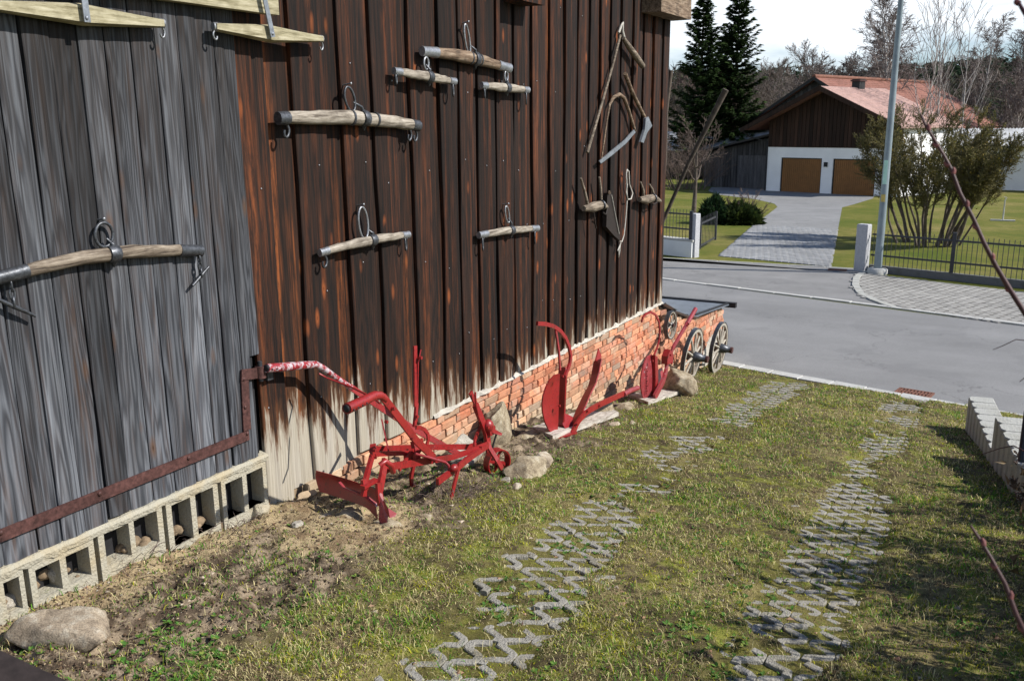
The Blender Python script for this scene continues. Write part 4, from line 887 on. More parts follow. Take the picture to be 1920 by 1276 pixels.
# ------------------------------------------------------------------ stones
def rock(label, c, r, seed, mat, rz=0.0, tilt=0.0, sq=0.0, cat='stone', name='stone', group=None, flat_top=None):
    rr = random.Random(seed); bm_n = 3
    import bmesh
    bm = bmesh.new(); bmesh.ops.create_icosphere(bm, subdivisions=4, radius=1.0)
    pl = [(Vector((rr.gauss(0, 1), rr.gauss(0, 1), rr.gauss(0, .8))).normalized(), rr.uniform(.50, .86)) for _ in range(12)]
    if flat_top: pl.append((Vector((0, 0, 1)), flat_top))
    s = rr.uniform(0, 50)
    from mathutils import noise as mn
    for v in bm.verts:
        p = v.co.copy()
        for n_, d_ in pl:
            e = p.dot(n_) - d_
            if e > 0: p -= n_ * e * .95
        f = 1 + .16 * mn.noise(p * 1.6 + Vector((s, 0, 0))) + .06 * mn.noise(p * 5 + Vector((0, s, 0))) + .02 * mn.noise(p * 14)
        v.co = Vector((p.x * r[0] * f, p.y * r[1] * f, p.z * r[2] * f))
    me = bpy.data.meshes.new(name); bm.to_mesh(me); bm.free(); me.polygons.foreach_set('use_smooth', [True] * len(me.polygons)); me.materials.append(M[mat])
    o = link(name, me, None, [float(q) for q in c], (tilt, 0, rz)); tag(o, label, cat, group); return o
def onx_g(px, py): return gnd(px, py)
def rk(label, px, py, r, seed, mat, up=.3, x=None, **k):
    g = gnd(px, py) if x is None else on_wall(px, py, x); g = g.copy(); g[2] = zg(g[1]) + r[2] * up; return rock(label, g, r, seed, mat, **k)
GS = 'fieldstones along the barn foot'
rk('large flat granite boulder on the soil in front of the hollow blocks', 132, 1200, (.29, .22, .12), 3, 'stone_gran', .35, rz=.4, flat_top=.6)
rk('upright pale boulder leaning on the bricks behind the plough wheel', 935, 862, (.13, .20, .30), 5, 'stone_tan', .6, x=.2, group=GS)
rk('long smooth grey boulder in the shade under the cultivator frame', 875, 888, (.15, .26, .17), 8, 'stone_grey', .45, x=.34, group=GS)
rk('low long tan stone right of the plough wheel', 985, 893, (.14, .25, .115), 12, 'stone_tan', .35, rz=-.5, group=GS)
rk('round speckled stone on the grass edge behind the long tan one', 1017, 878, (.11, .12, .10), 14, 'stone_gran', .5, group=GS)
rk('thin flat tan slab lying left of the first plough plank', 985, 830, (.10, .24, .035), 17, 'stone_tan', .6, x=.28, group=GS)
rk('angular brown stone behind the right end of the first plough plank', 1128, 778, (.15, .24, .14), 21, 'stone_tan', .4, x=.34, group=GS)
rk('flat yellowish slab between the two plough planks', 1168, 770, (.15, .24, .05), 25, 'stone_tan', .6, x=.38, rz=.2, group=GS)
rk('big jagged tan boulder behind the second plough plank', 1276, 742, (.24, .34, .27), 31, 'stone_tan', .45, x=.55, rz=.1, group=GS)
rk('small whitish stone at the front edge of the first plank', 1150, 800, (.07, .12, .03), 33, 'stone_gran', .5, group=GS)
rk('broken pale stone fragment below the first barn board', 655, 975, (.12, .15, .05), 35, 'stone_tan', .3, group=GS)
rk('flat sand coloured stone under the plough share tip', 725, 992, (.12, .10, .035), 37, 'stone_tan', .4, group=GS)
rk('small pale lump beside the hollow blocks near the board foot', 492, 965, (.06, .10, .05), 39, 'block', .5, x=.06, group=GS)
rk('reddish brick lump at the foot of the first dark board', 572, 930, (.05, .10, .04), 41, 'brick', .6, x=.05, group=GS)
rk('pinkish rubble stone inside the leftmost hollow block', 12, 1115, (.08, .07, .05), 43, 'stone_grey', .7, x=-.06)
rk('rounded rubble stone inside the second hollow block', 103, 1072, (.05, .045, .045), 45, 'stone_grey', 2.2, x=-.04)
for i, (a, b, s) in enumerate(((1330, 735, .05), (1303, 742, .06), (970, 915, .05), (1060, 843, .045), (950, 905, .05), (1185, 795, .05), (800, 975, .05), (560, 985, .04), (610, 975, .045))):
    rk(('small stone on the grass in front of the big jagged boulder', 'small stone between the plank end and the jagged boulder', 'small stone right of the plough wheel', 'small stone left of the wide plank on bare soil', 'small stone between plough wheel and long tan stone', 'small stone beside the near corner of the second plank', 'small stone on the soil right of the plough share', 'small stone on the sand below the mouldboard', 'small stone in the sand under the left end of the mouldboard')[i], a, b, (s, s * 1.4, s * .6), 60 + i, ('stone_tan', 'stone_grey', 'stone_gran')[i % 3], .4, group='small loose stones along the barn')
# rubble and sand inside the hollow blocks
mb = MB()
for i in range(150):
    y_ = R.uniform(1.6, 3.95); h_ = R.uniform(.01, .035); xx = BX - R.uniform(.05, .24); mb.ball((xx, y_, .10 - .16 * max(0, (y_ - 3.0)) + R.uniform(-.01, .05) + .25 * (BX - xx) * .4), h_ * 1.3, h_ * 1.4, h_, 6, 4)
o = link('rubble_fill', mb.mesh('rubble_fill', M['mortar']), barn); o['kind'] = 'stuff'

# ------------------------------------------------------------------ cultivator plough against the first boards
RX = -3.45
def q3(p): return on_x(p[0], p[1], p[2] if len(p) > 2 else RX)
def Pp(*ps): return [q3(p) for p in ps]
pl = thing('hoe_plough', 'red wheeled hoe plough with two long handles below the first dark boards', 'plough', gnd(800, 930))
part('handle', MB().tube(Pp((500, 690, -4.03), (540, 687, -4.02), (575, 684, -4.01), (592, 683, -4.0), (606, 690, -3.99), (625, 704, -3.97), (660, 728, -3.93)), [.029, .029, .027, .024, .022, .021, .020], 12), M['red_chipped'], pl)
part('handle_bar', MB().bar(Pp((655, 724, -3.935), (720, 768, -3.83), (780, 806, -3.70), (862, 852, -3.52)), .044, .014), M['red'], pl)
part('handle', MB().tube(Pp((650, 766, -3.22), (680, 752, -3.24), (702, 741, -3.26), (713, 741, -3.27), (722, 748, -3.28)), [.033, .031, .028, .026, .024], 12), M['red'], pl)
part('handle_bar', MB().bar(Pp((718, 744, -3.27), (740, 772, -3.30), (780, 825, -3.36), (814, 858, -3.40)), .052, .014), M['red'], pl)
for k in range(6):
    c_ = on_x(511 + k * 8.5, 692 - k * .8, -3.998); part('grip_hole', MB().ball(c_, .004, .006, .006, 7, 5), M['black'], pl)
for k in range(4):
    c_ = on_x(664 + k * 8, 768 - k * 4.2, -3.186); part('grip_hole', MB().ball(c_, .004, .006, .006, 7, 5), M['black'], pl)
for e in (q3((499.5, 690, -4.03)), q3((649.5, 766, -3.22))):
    part('handle_end', MB().ball(e, .024, .008, .024, 10, 6), M['black'], pl)
part('control_rod', MB().tube(Pp((598, 700, -3.93), (612, 708, -3.90), (660, 726, -3.66), (700, 746, -3.5), (712, 756, -3.42)), .007, 7), M['red'], pl)
part('strut', MB().bar(Pp((716, 788, -3.80), (722, 815, -3.66), (728, 843, -3.52)), .026, .010), M['pink'], pl)
part('lever', MB().bar(Pp((778, 648, -3.62), (779, 700, -3.61), (779, 762, -3.60)), .038, .012), M['red'], pl)
part('lever', MB().bar(Pp((781, 755, -3.605), (779, 780, -3.59), (777, 800, -3.58)), .028, .018), M['red'], pl)
part('lever_grip', MB().tube(Pp((789, 655, -3.60), (786, 670, -3.60), (784, 680, -3.60), (783, 740, -3.60), (782, 790, -3.6)), .006, 6), M['red'], pl)
part('quadrant', MB().bar(Pp((780, 801, -3.56), (788, 801, -3.555), (796, 805, -3.55), (802, 813, -3.545), (803, 824, -3.54), (800, 834, -3.54)), .028, .012), M['red'], pl)
part('cross_bar', MB().bar(Pp((792, 824, -3.48), (770, 850, -3.46), (748, 880, -3.44)), .030, .014), M['red'], pl)
part('frame_rail', MB().bar(Pp((694, 842, -3.62), (790, 838, -3.58), (880, 837, -3.54), (903, 832, -3.5)), .042, .016), M['red'], pl)
part('frame_rail', MB().bar(Pp((697, 851, -3.52), (778, 848, -3.48)), .032, .016), M['red'], pl)
part('frame_rail', MB().bar(Pp((815, 862, -3.40), (850, 856, -3.41), (880, 846, -3.42), (914, 832, -3.42)), .040, .016), M['red'], pl)
part('frame_rail', MB().bar(Pp((716, 885, -3.46), (735, 874, -3.45), (770, 868, -3.44), (812, 862, -3.42)), .048, .018), M['red'], pl)
part('frame_post', MB().bar(Pp((702, 838, -3.56), (694, 868, -3.5), (684, 905, -3.44)), .040, .022), M['red'], pl)
part('frame_post', MB().bar(Pp((722, 862, -3.42), (717, 890, -3.38), (712, 918, -3.36)), .055, .022), M['red'], pl)
part('bracket', MB().tube(Pp((712, 872, -3.42), (722, 864, -3.40), (733, 872, -3.40), (737, 884, -3.42)), .020, 8), M['red'], pl)
part('bracket', MB().box(q3((768, 858, -3.52)) - .03, q3((768, 858, -3.52)) + .03), M['red'], pl)
part('bracket', MB().bar(Pp((776, 826, -3.48), (780, 846, -3.46), (783, 868, -3.44)), .05, .03), M['red'], pl)
part('bracket', MB().bar(Pp((700, 836, -3.6), (700, 856, -3.52)), .04, .04), M['red'], pl)
# mouldboard: a curved blade sweeping from the wall to the share
mbd = MB(); NU, NV = 14, 6; vs = []
for i in range(NU + 1):
    u = i / NU; tx_, ty_ = 593 + (714 - 593) * u, 882 + (922 - 882) * u; bx_, by_ = 599 + (708 - 599) * u, 921 + (962 - 921) * u + (12 * max(0, u - .8) * 5)
    xx = -4.02 + (-3.36 + 4.02) * u
    a_, b_ = on_x(tx_, ty_, xx), on_x(bx_, by_, xx + .02)
    for j in range(NV + 1):
        v_ = j / NV; p = a_ + (b_ - a_) * v_; p = p + np.array([-.045 * math.sin(math.pi * v_), .03 * math.sin(math.pi * v_), 0]) + np.array([0, .02 * math.sin(u * 3), 0]); vs.append(p)
n_ = NV + 1; vb = [p + np.array([-.007, .006, 0]) for p in vs]; m_ = len(vs)
fs = [(i * n_ + j, i * n_ + j + 1, (i + 1) * n_ + j + 1, (i + 1) * n_ + j) for i in range(NU) for j in range(NV)]
mbd.add(vs, fs, True); mbd.add(vb, [f[::-1] for f in fs], True)
bd = [i * n_ for i in range(NU + 1)] + [NU * n_ + j for j in range(1, NV + 1)] + [i * n_ + NV for i in range(NU - 1, -1, -1)] + [j for j in range(NV - 1, 0, -1)]
al = vs + vb; mbd.add(al, [(bd[k], bd[(k + 1) % len(bd)], bd[(k + 1) % len(bd)] + m_, bd[k] + m_) for k in range(len(bd))])
part('mouldboard', mbd, M['red'], pl)
part('mouldboard_brace', MB().bar(Pp((636, 904, -3.66), (645, 914, -3.62), (682, 928, -3.45), (708, 948, -3.36)), .024, .012), M['pink'], pl)
part('share_leg', MB().bar(Pp((682, 898, -3.42), (685, 915, -3.41), (682, 930, -3.41)), .044, .02), M['red'], pl)
part('clamp_plate', MB().box(q3((692, 904, -3.40)) - np.array([.02, .07, .018]), q3((700, 904, -3.40)) + np.array([.02, .03, .018])), M['red'], pl)
part('share_leg', MB().bar(Pp((710, 905, -3.34), (711, 925, -3.33), (714, 945, -3.32)), .050, .020), M['red'], pl)
part('share', MB().plate(Pp((709, 922, -3.33), (717, 925, -3.31), (721, 945, -3.28), (728, 968, -3.25), (725, 982, -3.25), (718, 988, -3.27), (712, 975, -3.30), (713, 950, -3.32)), (-.012, .004, 0)), M['pink'], pl)
part('share', MB().plate(Pp((720, 938, -3.28), (728, 952, -3.24), (744, 962, -3.20), (741, 968, -3.20), (731, 970, -3.22), (724, 958, -3.26)), (-.012, .004, 0)), M['pink'], pl)
part('tine', MB().bar(Pp((782, 850, -3.62), (776, 870, -3.62), (771, 893, -3.64), (772, 908, -3.66)), .034, .016), M['red'], pl)
part('tine_foot', MB().plate(Pp((770, 903, -3.66), (777, 906, -3.64), (789, 914, -3.6), (790, 921, -3.6), (782, 925, -3.62), (775, 920, -3.64)), (-.012, 0, .006)), M['pink'], pl)
part('tine_bar', MB().bar(Pp((915, 834, -3.42), (880, 858, -3.38), (858, 876, -3.35), (820, 903, -3.30)), .044, .022), M['red'], pl)
part('tine', MB().bar(Pp((862, 868, -3.30), (856, 892, -3.29), (850, 915, -3.28), (844, 943, -3.28)), .032, .014), M['red'], pl)
part('tie_rod', MB().tube(Pp((778, 850, -3.40), (800, 856, -3.38), (835, 866, -3.35), (841, 872, -3.34), (843, 884, -3.33)), .010, 7), M['pink'], pl)
part('clamp', MB().ball(q3((851, 877, -3.31)), .03, .04, .03, 8, 6), M['red'], pl)
part('front_lever', MB().bar(Pp((882, 735, -3.50), (890, 752, -3.49), (893, 762, -3.48)), .040, .014), M['red'], pl)
part('front_lever', MB().tube(Pp((891, 735, -3.46), (892, 758, -3.46), (899, 790, -3.46)), .008, 6), M['red'], pl)
part('front_lever', MB().bar(Pp((891, 758, -3.48), (902, 785, -3.46), (912, 810, -3.45), (915, 832, -3.44)), .055, .026), M['red'], pl)
part('toothed_arc', MB().bar(Pp((901, 800, -3.5), (895, 812, -3.49), (890, 826, -3.47), (889, 836, -3.46)), .026, .014), M['red'], pl)
part('gear_block', MB().ball(q3((915, 798, -3.44)), .045, .05, .055, 9, 7), M['red'], pl)
part('gear_block', MB().box(q3((917, 806, -3.44)) - .035, q3((919, 806, -3.44)) + .03, .004), M['red'], pl)
part('draft_nose', MB().plate(Pp((918, 796, -3.42), (928, 804, -3.40), (942, 812, -3.37), (940, 816, -3.37), (926, 812, -3.40), (917, 810, -3.42)), (-.05, 0, 0)), M['red'], pl)
part('stay', MB().tube(Pp((931, 812, -3.40), (925, 832, -3.42), (922, 846, -3.42)), .008, 6), M['black'], pl)
part('fork', MB().bar(Pp((914, 826, -3.44), (918, 840, -3.41), (932, 862, -3.36), (941, 878, -3.34)), .042, .016), M['red'], pl)
part('fork', MB().bar(Pp((914, 826, -3.50), (914, 845, -3.54), (922, 862, -3.53), (930, 872, -3.52)), .034, .014), M['red'], pl)
wc = q3((932, 866, -3.44)); wh = MB(); Rw = .115
ang_n = np.array([.93, -.37, 0.0])
prof_ = [(-.035, 0), (.035, 0), (.035, -.010), (-.035, -.010)]
aa = np.cross(ang_n, (0, 0, 1.0)); aa /= np.linalg.norm(aa); vs = []; n_ = 28
for i in range(n_):
    th = 2 * math.pi * i / n_
    for w_, r_ in prof_: vs.append(wc + ang_n * w_ + (aa * math.cos(th) + np.array([0, 0, 1]) * math.sin(th)) * (Rw + r_))
wh.add(vs, [(i * 4 + k, ((i + 1) % n_) * 4 + k, ((i + 1) % n_) * 4 + (k + 1) % 4, i * 4 + (k + 1) % 4) for i in range(n_) for k in range(4)], False)
part('wheel_rim', wh, M['red'], pl); part('wheel_hub', MB().tube([wc - ang_n * .05, wc + ang_n * .05], .024, 10), M['red'], pl)
for k in range(4):
    th = k * math.pi / 2 + .5; d_ = aa * math.cos(th) + np.array([0, 0, 1]) * math.sin(th); part('wheel_spoke', MB().bar([wc + d_ * .015, wc + d_ * .06 + np.cross(ang_n, d_) * .015, wc + d_ * .108], .022, .010, ang_n), M['red'], pl)
for a_, b_, xx in ((700, 843, -3.5), (779, 780, -3.58), (783, 845, -3.44), (815, 860, -3.38), (722, 790, -3.65), (900, 838, -3.41), (912, 800, -3.41), (786, 670, -3.59), (770, 822, -3.33), (735, 765, -3.28)):
    part('bolt', MB().tube([on_x(a_, b_, xx), on_x(a_, b_, xx) + np.array([.022, 0, 0])], .012, 6, smooth=False), M['red'], pl)

# ------------------------------------------------------------------ plough bodies standing on planks
def plank(label, corners, th, x_off=None):
    P = [gnd(*c) for c in corners]; 
    P = [np.array([p[0], p[1], zg(p[1]) + .045]) for p in P]
    cen = sum(P) / 4; n = np.cross(P[1] - P[0], P[3] - P[0]); n = n / np.linalg.norm(n) * (1 if n[2] > 0 else -1)
    z0 = cen[2]
    # best-fit plane through long edges so the plank is straight
    sl_ = (P[2][2] - P[1][2]) / (P[2][1] - P[1][1])
    for p in P: p[2] = z0 + sl_ * .95 * (p[1] - cen[1]) + .035
    mb = MB(); N = 8; A0, A1, B1, B0 = P
    top = []; 
    for i in range(N + 1):
        t_ = i / N; a_ = A0 + (B0 - A0) * t_; b_ = A1 + (B1 - A1) * t_; a_ = a_ + R.uniform(-.003, .003); b_ = b_ + np.array([R.uniform(-.004, .004)] * 2 + [R.uniform(-.002, .002)]); top.append((a_, b_))
    vs = []
    for a_, b_ in top: vs += [a_, b_, b_ - np.array([0, 0, th]), a_ - np.array([0, 0, th])]
    mb.add(vs, [(i * 4 + k, i * 4 + (k + 1) % 4, (i + 1) * 4 + (k + 1) % 4, (i + 1) * 4 + k) for i in range(N) for k in range(4)] + [(3, 2, 1, 0), tuple(N * 4 + k for k in range(4))])
    o = link('plank', mb.mesh('plank', M['plank_wood'])); tag(o, label, 'plank'); return o
plank('wide pale weathered plank under the larger plough body', [(997, 813), (1036, 830), (1160, 786), (1124, 770)], .045)
plank('pale plank with a knot under the lettered plough body', [(1179, 751), (1215, 764), (1296, 737), (1262, 727)], .04)
def disc_plate(outline, x, th=.012, bulge=.05):
    P = [q3((a_, b_, x)) for a_, b_ in outline]; c = sum(P) / len(P); n = len(P); vs, fs = [], []
    rings = (1.0, .66, .33)
    for k, f in enumerate(rings):
        for p in P: q = c + (p - c) * f; vs.append(q + np.array([-bulge * (1 - f * f), 0, 0]))
    vs.append(c + np.array([-bulge, 0, 0])); top = len(vs) - 1; m = len(vs)
    for k in range(2):
        for i in range(n): fs.append((k * n + i, k * n + (i + 1) % n, (k + 1) * n + (i + 1) % n, (k + 1) * n + i))
    for i in range(n): fs.append((2 * n + i, 2 * n + (i + 1) % n, top))
    v2 = [v + np.array([-th, 0, 0]) for v in vs]; mb = MB().add(vs, fs, True); mb.add(v2, [f[::-1] for f in fs], True)
    al = vs + v2; mb.add(al, [(i, (i + 1) % n, m + (i + 1) % n, m + i) for i in range(n)]); return mb
p2 = thing('plough_body', 'larger red plough body with curved handle standing on the wide plank', 'plough', gnd(1060, 822))
part('mouldboard', disc_plate([(1050, 700), (1040, 703), (1031, 713), (1024, 726), (1019, 742), (1017, 757), (1018, 772), (1022, 790), (1029, 805), (1037, 815), (1045, 821), (1047, 790), (1048, 750)], -3.66, .014, .03), M['red'], p2)
part('frog_post', MB().plate([on_y(a_, b_, 7.60) for a_, b_ in ((1047, 690), (1060, 688), (1061, 700), (1058, 770), (1056, 800), (1050, 816), (1043, 816), (1044, 770), (1046, 720))], (.004, .022, 0)), M['red'], p2)
part('share_plate', MB().plate(Pp((1056, 774, -3.72), (1066, 777, -3.70), (1077, 783, -3.66), (1075, 797, -3.62), (1072, 812, -3.60), (1060, 803, -3.62), (1055, 795, -3.66)), (-.012, .01, 0)), M['red'], p2)
part('coulter', MB().bar(Pp((1071, 812, -3.60), (1078, 792, -3.61), (1088, 768, -3.63), (1099, 743, -3.65), (1110, 722, -3.67), (1116, 702, -3.70), (1121, 675, -3.74)), .105, .014, (-.1, -1, 0)), M['red'], p2)
part('coulter_tip', MB().plate(Pp((1117, 676, -3.74), (1123, 653, -3.77), (1128, 668, -3.75), (1125, 678, -3.74)), (-.012, 0, 0)), M['red'], p2)
part('beam', MB().bar(Pp((1072, 812, -3.56), (1078, 800, -3.555), (1087, 786, -3.55), (1098, 774, -3.55), (1106, 768, -3.55), (1128, 756, -3.56), (1170, 737, -3.58)), .058, .020), M['red'], p2)
part('beam_socket', MB().tube(Pp((1169, 739, -3.58), (1182, 732, -3.59), (1196, 727, -3.60)), .030, 12), M['pink'], p2)
part('curved_handle', MB().bar(Pp((1007, 606, -3.74), (1022, 607, -3.73), (1037, 611, -3.72), (1050, 620, -3.70), (1060, 633, -3.68), (1067, 650, -3.67), (1070, 668, -3.66), (1068, 682, -3.65), (1064, 693, -3.64), (1059, 706, -3.62)), .038, .022), M['red'], p2)
part('brace', MB().bar(Pp((1041, 613, -3.72), (1045, 638, -3.69), (1048, 660, -3.66), (1050, 694, -3.62)), .030, .014), M['red'], p2)
part('base_shoe', MB().plate([q3((1040, 817, -3.66)), q3((1046, 823, -3.58)), q3((1082, 813, -3.50)), q3((1072, 808, -3.60))], (0, 0, .016)), M['red'], p2)
for a_, b_, xx in ((1100, 770, -3.54), (1080, 795, -3.54), (1053, 705, -3.59), (1122, 760, -3.55), (1047, 760, -3.63)): part('bolt', MB().tube([on_x(a_, b_, xx), on_x(a_, b_, xx) + np.array([.02, 0, 0])], .012, 6, smooth=False), M['red'], p2)
p3_ = thing('plough_body', 'smaller red plough body with raised lettering beside the wagon wheels', 'plough', gnd(1222, 752))
XL = -3.68
part('mouldboard', disc_plate([(1222, 664), (1214, 668), (1208, 680), (1203, 700), (1201, 720), (1204, 738), (1209, 753), (1218, 754), (1224, 750), (1226, 715), (1226, 672)], XL, .014, -.03), M['pink'], p3_)
part('frog_post', MB().plate(Pp((1221, 665, XL + .01), (1226, 668, XL + .01), (1227, 700, XL + .01), (1227, 752, XL + .01), (1221, 754, XL + .01), (1222, 710, XL + .01)), (.05, .0, 0)), M['red'], p3_)
# the cast lettering is too worn to read: raised strokes
for k in range(11):
    y_ = 690 + k * 4.6; q = MB(); a0 = on_x(1212.6, y_, XL + .033); 
    q.bar([a0, a0 + np.array([0, .026, .0])], .007, .007); q.bar([a0, a0 + np.array([0, .0, -.020])], .006, .007)
    if k % 2: q.bar([a0 + np.array([0, .026, 0]), a0 + np.array([0, .022, -.02])], .006, .007)
    part('raised_letter', q, M['pink'], p3_)
part('share_plate', MB().plate(Pp((1226, 700, -3.74), (1242, 688, -3.76), (1244, 700, -3.72), (1237, 716, -3.68), (1226, 722, -3.68)), (-.012, .01, 0)), M['red'], p3_)
part('frog', MB().bar(Pp((1251, 676, -3.66), (1249, 694, -3.64), (1244, 712, -3.60), (1236, 728, -3.58), (1227, 745, -3.58)), .085, .030), M['pink'], p3_)
part('beam', MB().bar(Pp((1251, 684, -3.66), (1256, 668, -3.66), (1262, 651, -3.66), (1276, 627, -3.66), (1290, 604, -3.66)), .060, .022), M['pink'], p3_)
part('beam_socket', MB().tube(Pp((1288, 607, -3.66), (1296, 593, -3.66), (1304, 579, -3.66)), .030, 12), M['pink'], p3_)
part('clamp_block', MB().plate(Pp((1252, 668, -3.62), (1257, 655, -3.62), (1263, 664, -3.62), (1262, 680, -3.62), (1251, 683, -3.62)), (-.08, 0, 0)), M['red'], p3_)
part('curved_handle', MB().bar(Pp((1203, 604, -3.78), (1205, 595, -3.77), (1211, 588, -3.76), (1220, 585, -3.75), (1229, 590, -3.74), (1235, 602, -3.73), (1237, 617, -3.72), (1236, 637, -3.71), (1232, 652, -3.70), (1226, 666, -3.68)), .026, .016), M['red'], p3_)
part('base_shoe', MB().plate([q3((1205, 752, -3.68)), q3((1210, 757, -3.60)), q3((1230, 752, -3.55)), q3((1224, 748, -3.62))], (0, 0, .02)), M['pink'], p3_)
for a_, b_, xx in ((1287, 610, -3.64), (1256, 665, -3.60), (1222, 676, XL + .06), (1258, 681, -3.6)): part('bolt', MB().tube([on_x(a_, b_, xx), on_x(a_, b_, xx) + np.array([.02, 0, 0])], .013, 6, smooth=False), M['red'], p3_)

# ------------------------------------------------------------------ wagon wheels
def wagon_wheel(label, c, Rr, ns, hub_l, hub_r, tilt, tyre='iron', w=.055):
    root = thing('wagon_wheel', label, 'wagon wheel', (c[0], c[1], c[2] - Rr), 'old wagon wheels at the brick enclosure')
    nrm = np.array([math.cos(tilt), 0, -math.sin(tilt)]); a_ = np.array([0, 1.0, 0]); b_ = np.cross(nrm, a_); c = np.array(c)
    def band(r0, r1, w_, mat, nm):
        n = 36; vs = []
        for i in range(n):
            th = 2 * math.pi * i / n; d_ = a_ * math.cos(th) + b_ * math.sin(th); vs += [c + d_ * r0 - nrm * w_, c + d_ * r1 - nrm * w_, c + d_ * r1 + nrm * w_, c + d_ * r0 + nrm * w_]
        part(nm, MB().add(vs, [(i * 4 + k, i * 4 + (k + 1) % 4, ((i + 1) % n) * 4 + (k + 1) % 4, ((i + 1) % n) * 4 + k) for i in range(n) for k in range(4)]), M[mat], root)
    band(Rr - .012, Rr, w * .52, tyre, 'tyre'); band(Rr * .86, Rr - .0125, w * .45, 'wagon_wood', 'rim')
    for k in range(ns):
        th = 2 * math.pi * (k + .3) / ns; d_ = a_ * math.cos(th) + b_ * math.sin(th); part('spoke', MB().tube([c + d_ * hub_r * .8 + nrm * .02, c + d_ * Rr * .5 + nrm * .01, c + d_ * Rr * .87], [Rr * .05, Rr * .045, Rr * .036], 7), M['wagon_wood'], root)
    part('hub', MB().tube([c - nrm * .08, c - nrm * .03, c + nrm * .03, c + nrm * hub_l * .6, c + nrm * hub_l * .62, c + nrm * hub_l], [hub_r * .85, hub_r * 1.1, hub_r * 1.1, hub_r * .8, hub_r * .68, hub_r * .62], 14), M['iron' if tyre == 'iron' else 'rust'], root)
    part('hub_band', MB().tube([c + nrm * (hub_l - .03), c + nrm * (hub_l + .004)], hub_r * .70, 14), M['rust'], root)
wagon_wheel('smallest wagon wheel hung high on the brick wall by the barn corner', on_wall(1257, 609, .10), .20, 8, .05, .035, .0)
g = on_wall(1297, 676, .22); wagon_wheel('middle wagon wheel sunk in grass with a thick dark hub', (g[0], g[1], zg(g[1]) + .36), .42, 10, .24, .075, .10)
g = on_wall(1347, 651, .30); wagon_wheel('largest wagon wheel with dark iron tyre at the road end of the wall', (g[0], g[1], zg(g[1]) + .40), .41, 12, .22, .072, .08)

# ------------------------------------------------------------------ concrete palisades and fence post on the right
pal_root = thing('palisade_row', 'row of stepped pale concrete palisades along the right edge of the driveway', 'palisade wall', (0.0, 9.6, zg(9.6)))
a0, a1 = gnd(1808, 806), gnd(1900, 935)
dd_ = (a1 - a0)[:2]; LL = np.linalg.norm(dd_) + .5; dd_ = dd_ / np.linalg.norm(dd_); nn = np.array([-dd_[1], dd_[0]])
if nn[0] < 0: nn = -nn
npal = 16; wp = LL / npal
zt_a = on_y(1822, 742, a0[1])[2]; p_mid = a0[:2] + dd_ * (LL * .5); zt_b = on_y(1855, 777, p_mid[1])[2]
print('palisade tops', zt_a, zt_b, 'ground', a0[2], zg(p_mid[1]), 'width', wp, LL)
for i in range(npal):
    o2 = a0[:2] + dd_ * (i * wp); zt = (zt_a if i < 8 else zt_b) + (0 if i % 8 else 0) + R.uniform(-.004, .004)
    g_ = wp - .008; d2 = .26
    # rounded front edge: chamfered footprint facing the driveway
    fp = [(0.0, .035), (g_ * .22, 0.0), (g_ * .78, 0.0), (g_, .035), (g_, d2), (0, d2)]
    P = [o2 + dd_ * q[0] + nn * q[1] for q in fp]; zb = zg(o2[1]) - .3
    vs = [(*p, zb) for p in P] + [(*p, zt - .012) for p in P] + [(*(p + (sum(P) / 6 - p) * .07), zt) for p in P]; n6 = 6
    part('palisade', MB().add(vs, [tuple(range(12, 18))] + [(k, (k + 1) % 6, 6 + (k + 1) % 6, 6 + k) for k in range(6)] + [(6 + k, 6 + (k + 1) % 6, 12 + (k + 1) % 6, 12 + k) for k in range(6)]), M['concrete'], pal_root)
pb_ = gnd(1899, 930); pt_ = on_y(1912, 768, pb_[1])
o = link('fence_post', MB().tube([(pb_[0] + .03, pb_[1], pb_[2] - .3), (pb_[0] + .03, pb_[1], pt_[2]), (pb_[0] + .03, pb_[1], pt_[2] + .01)], [.032, .032, .02], 10).mesh('fence_post', M['blue_post'])); tag(o, 'dark blue metal post standing in front of the palisades', 'fence post')
# dark rail at the bottom left corner, close to the camera
ra, rb = at_d(-60, 1190, 1.25), at_d(125, 1275, 1.15); u_ = (rb - ra)
o = link('rail', MB().obox(ra - u_ * .2 + np.array([0, 0, -.12]), u_ * 1.6, np.cross(u_ / np.linalg.norm(u_), (0, 0, 1.0)) * .10, (0, 0, .12)).mesh('rail', M['dark_rail'])); tag(o, 'dark weathered wooden rail in the near bottom left corner', 'rail')

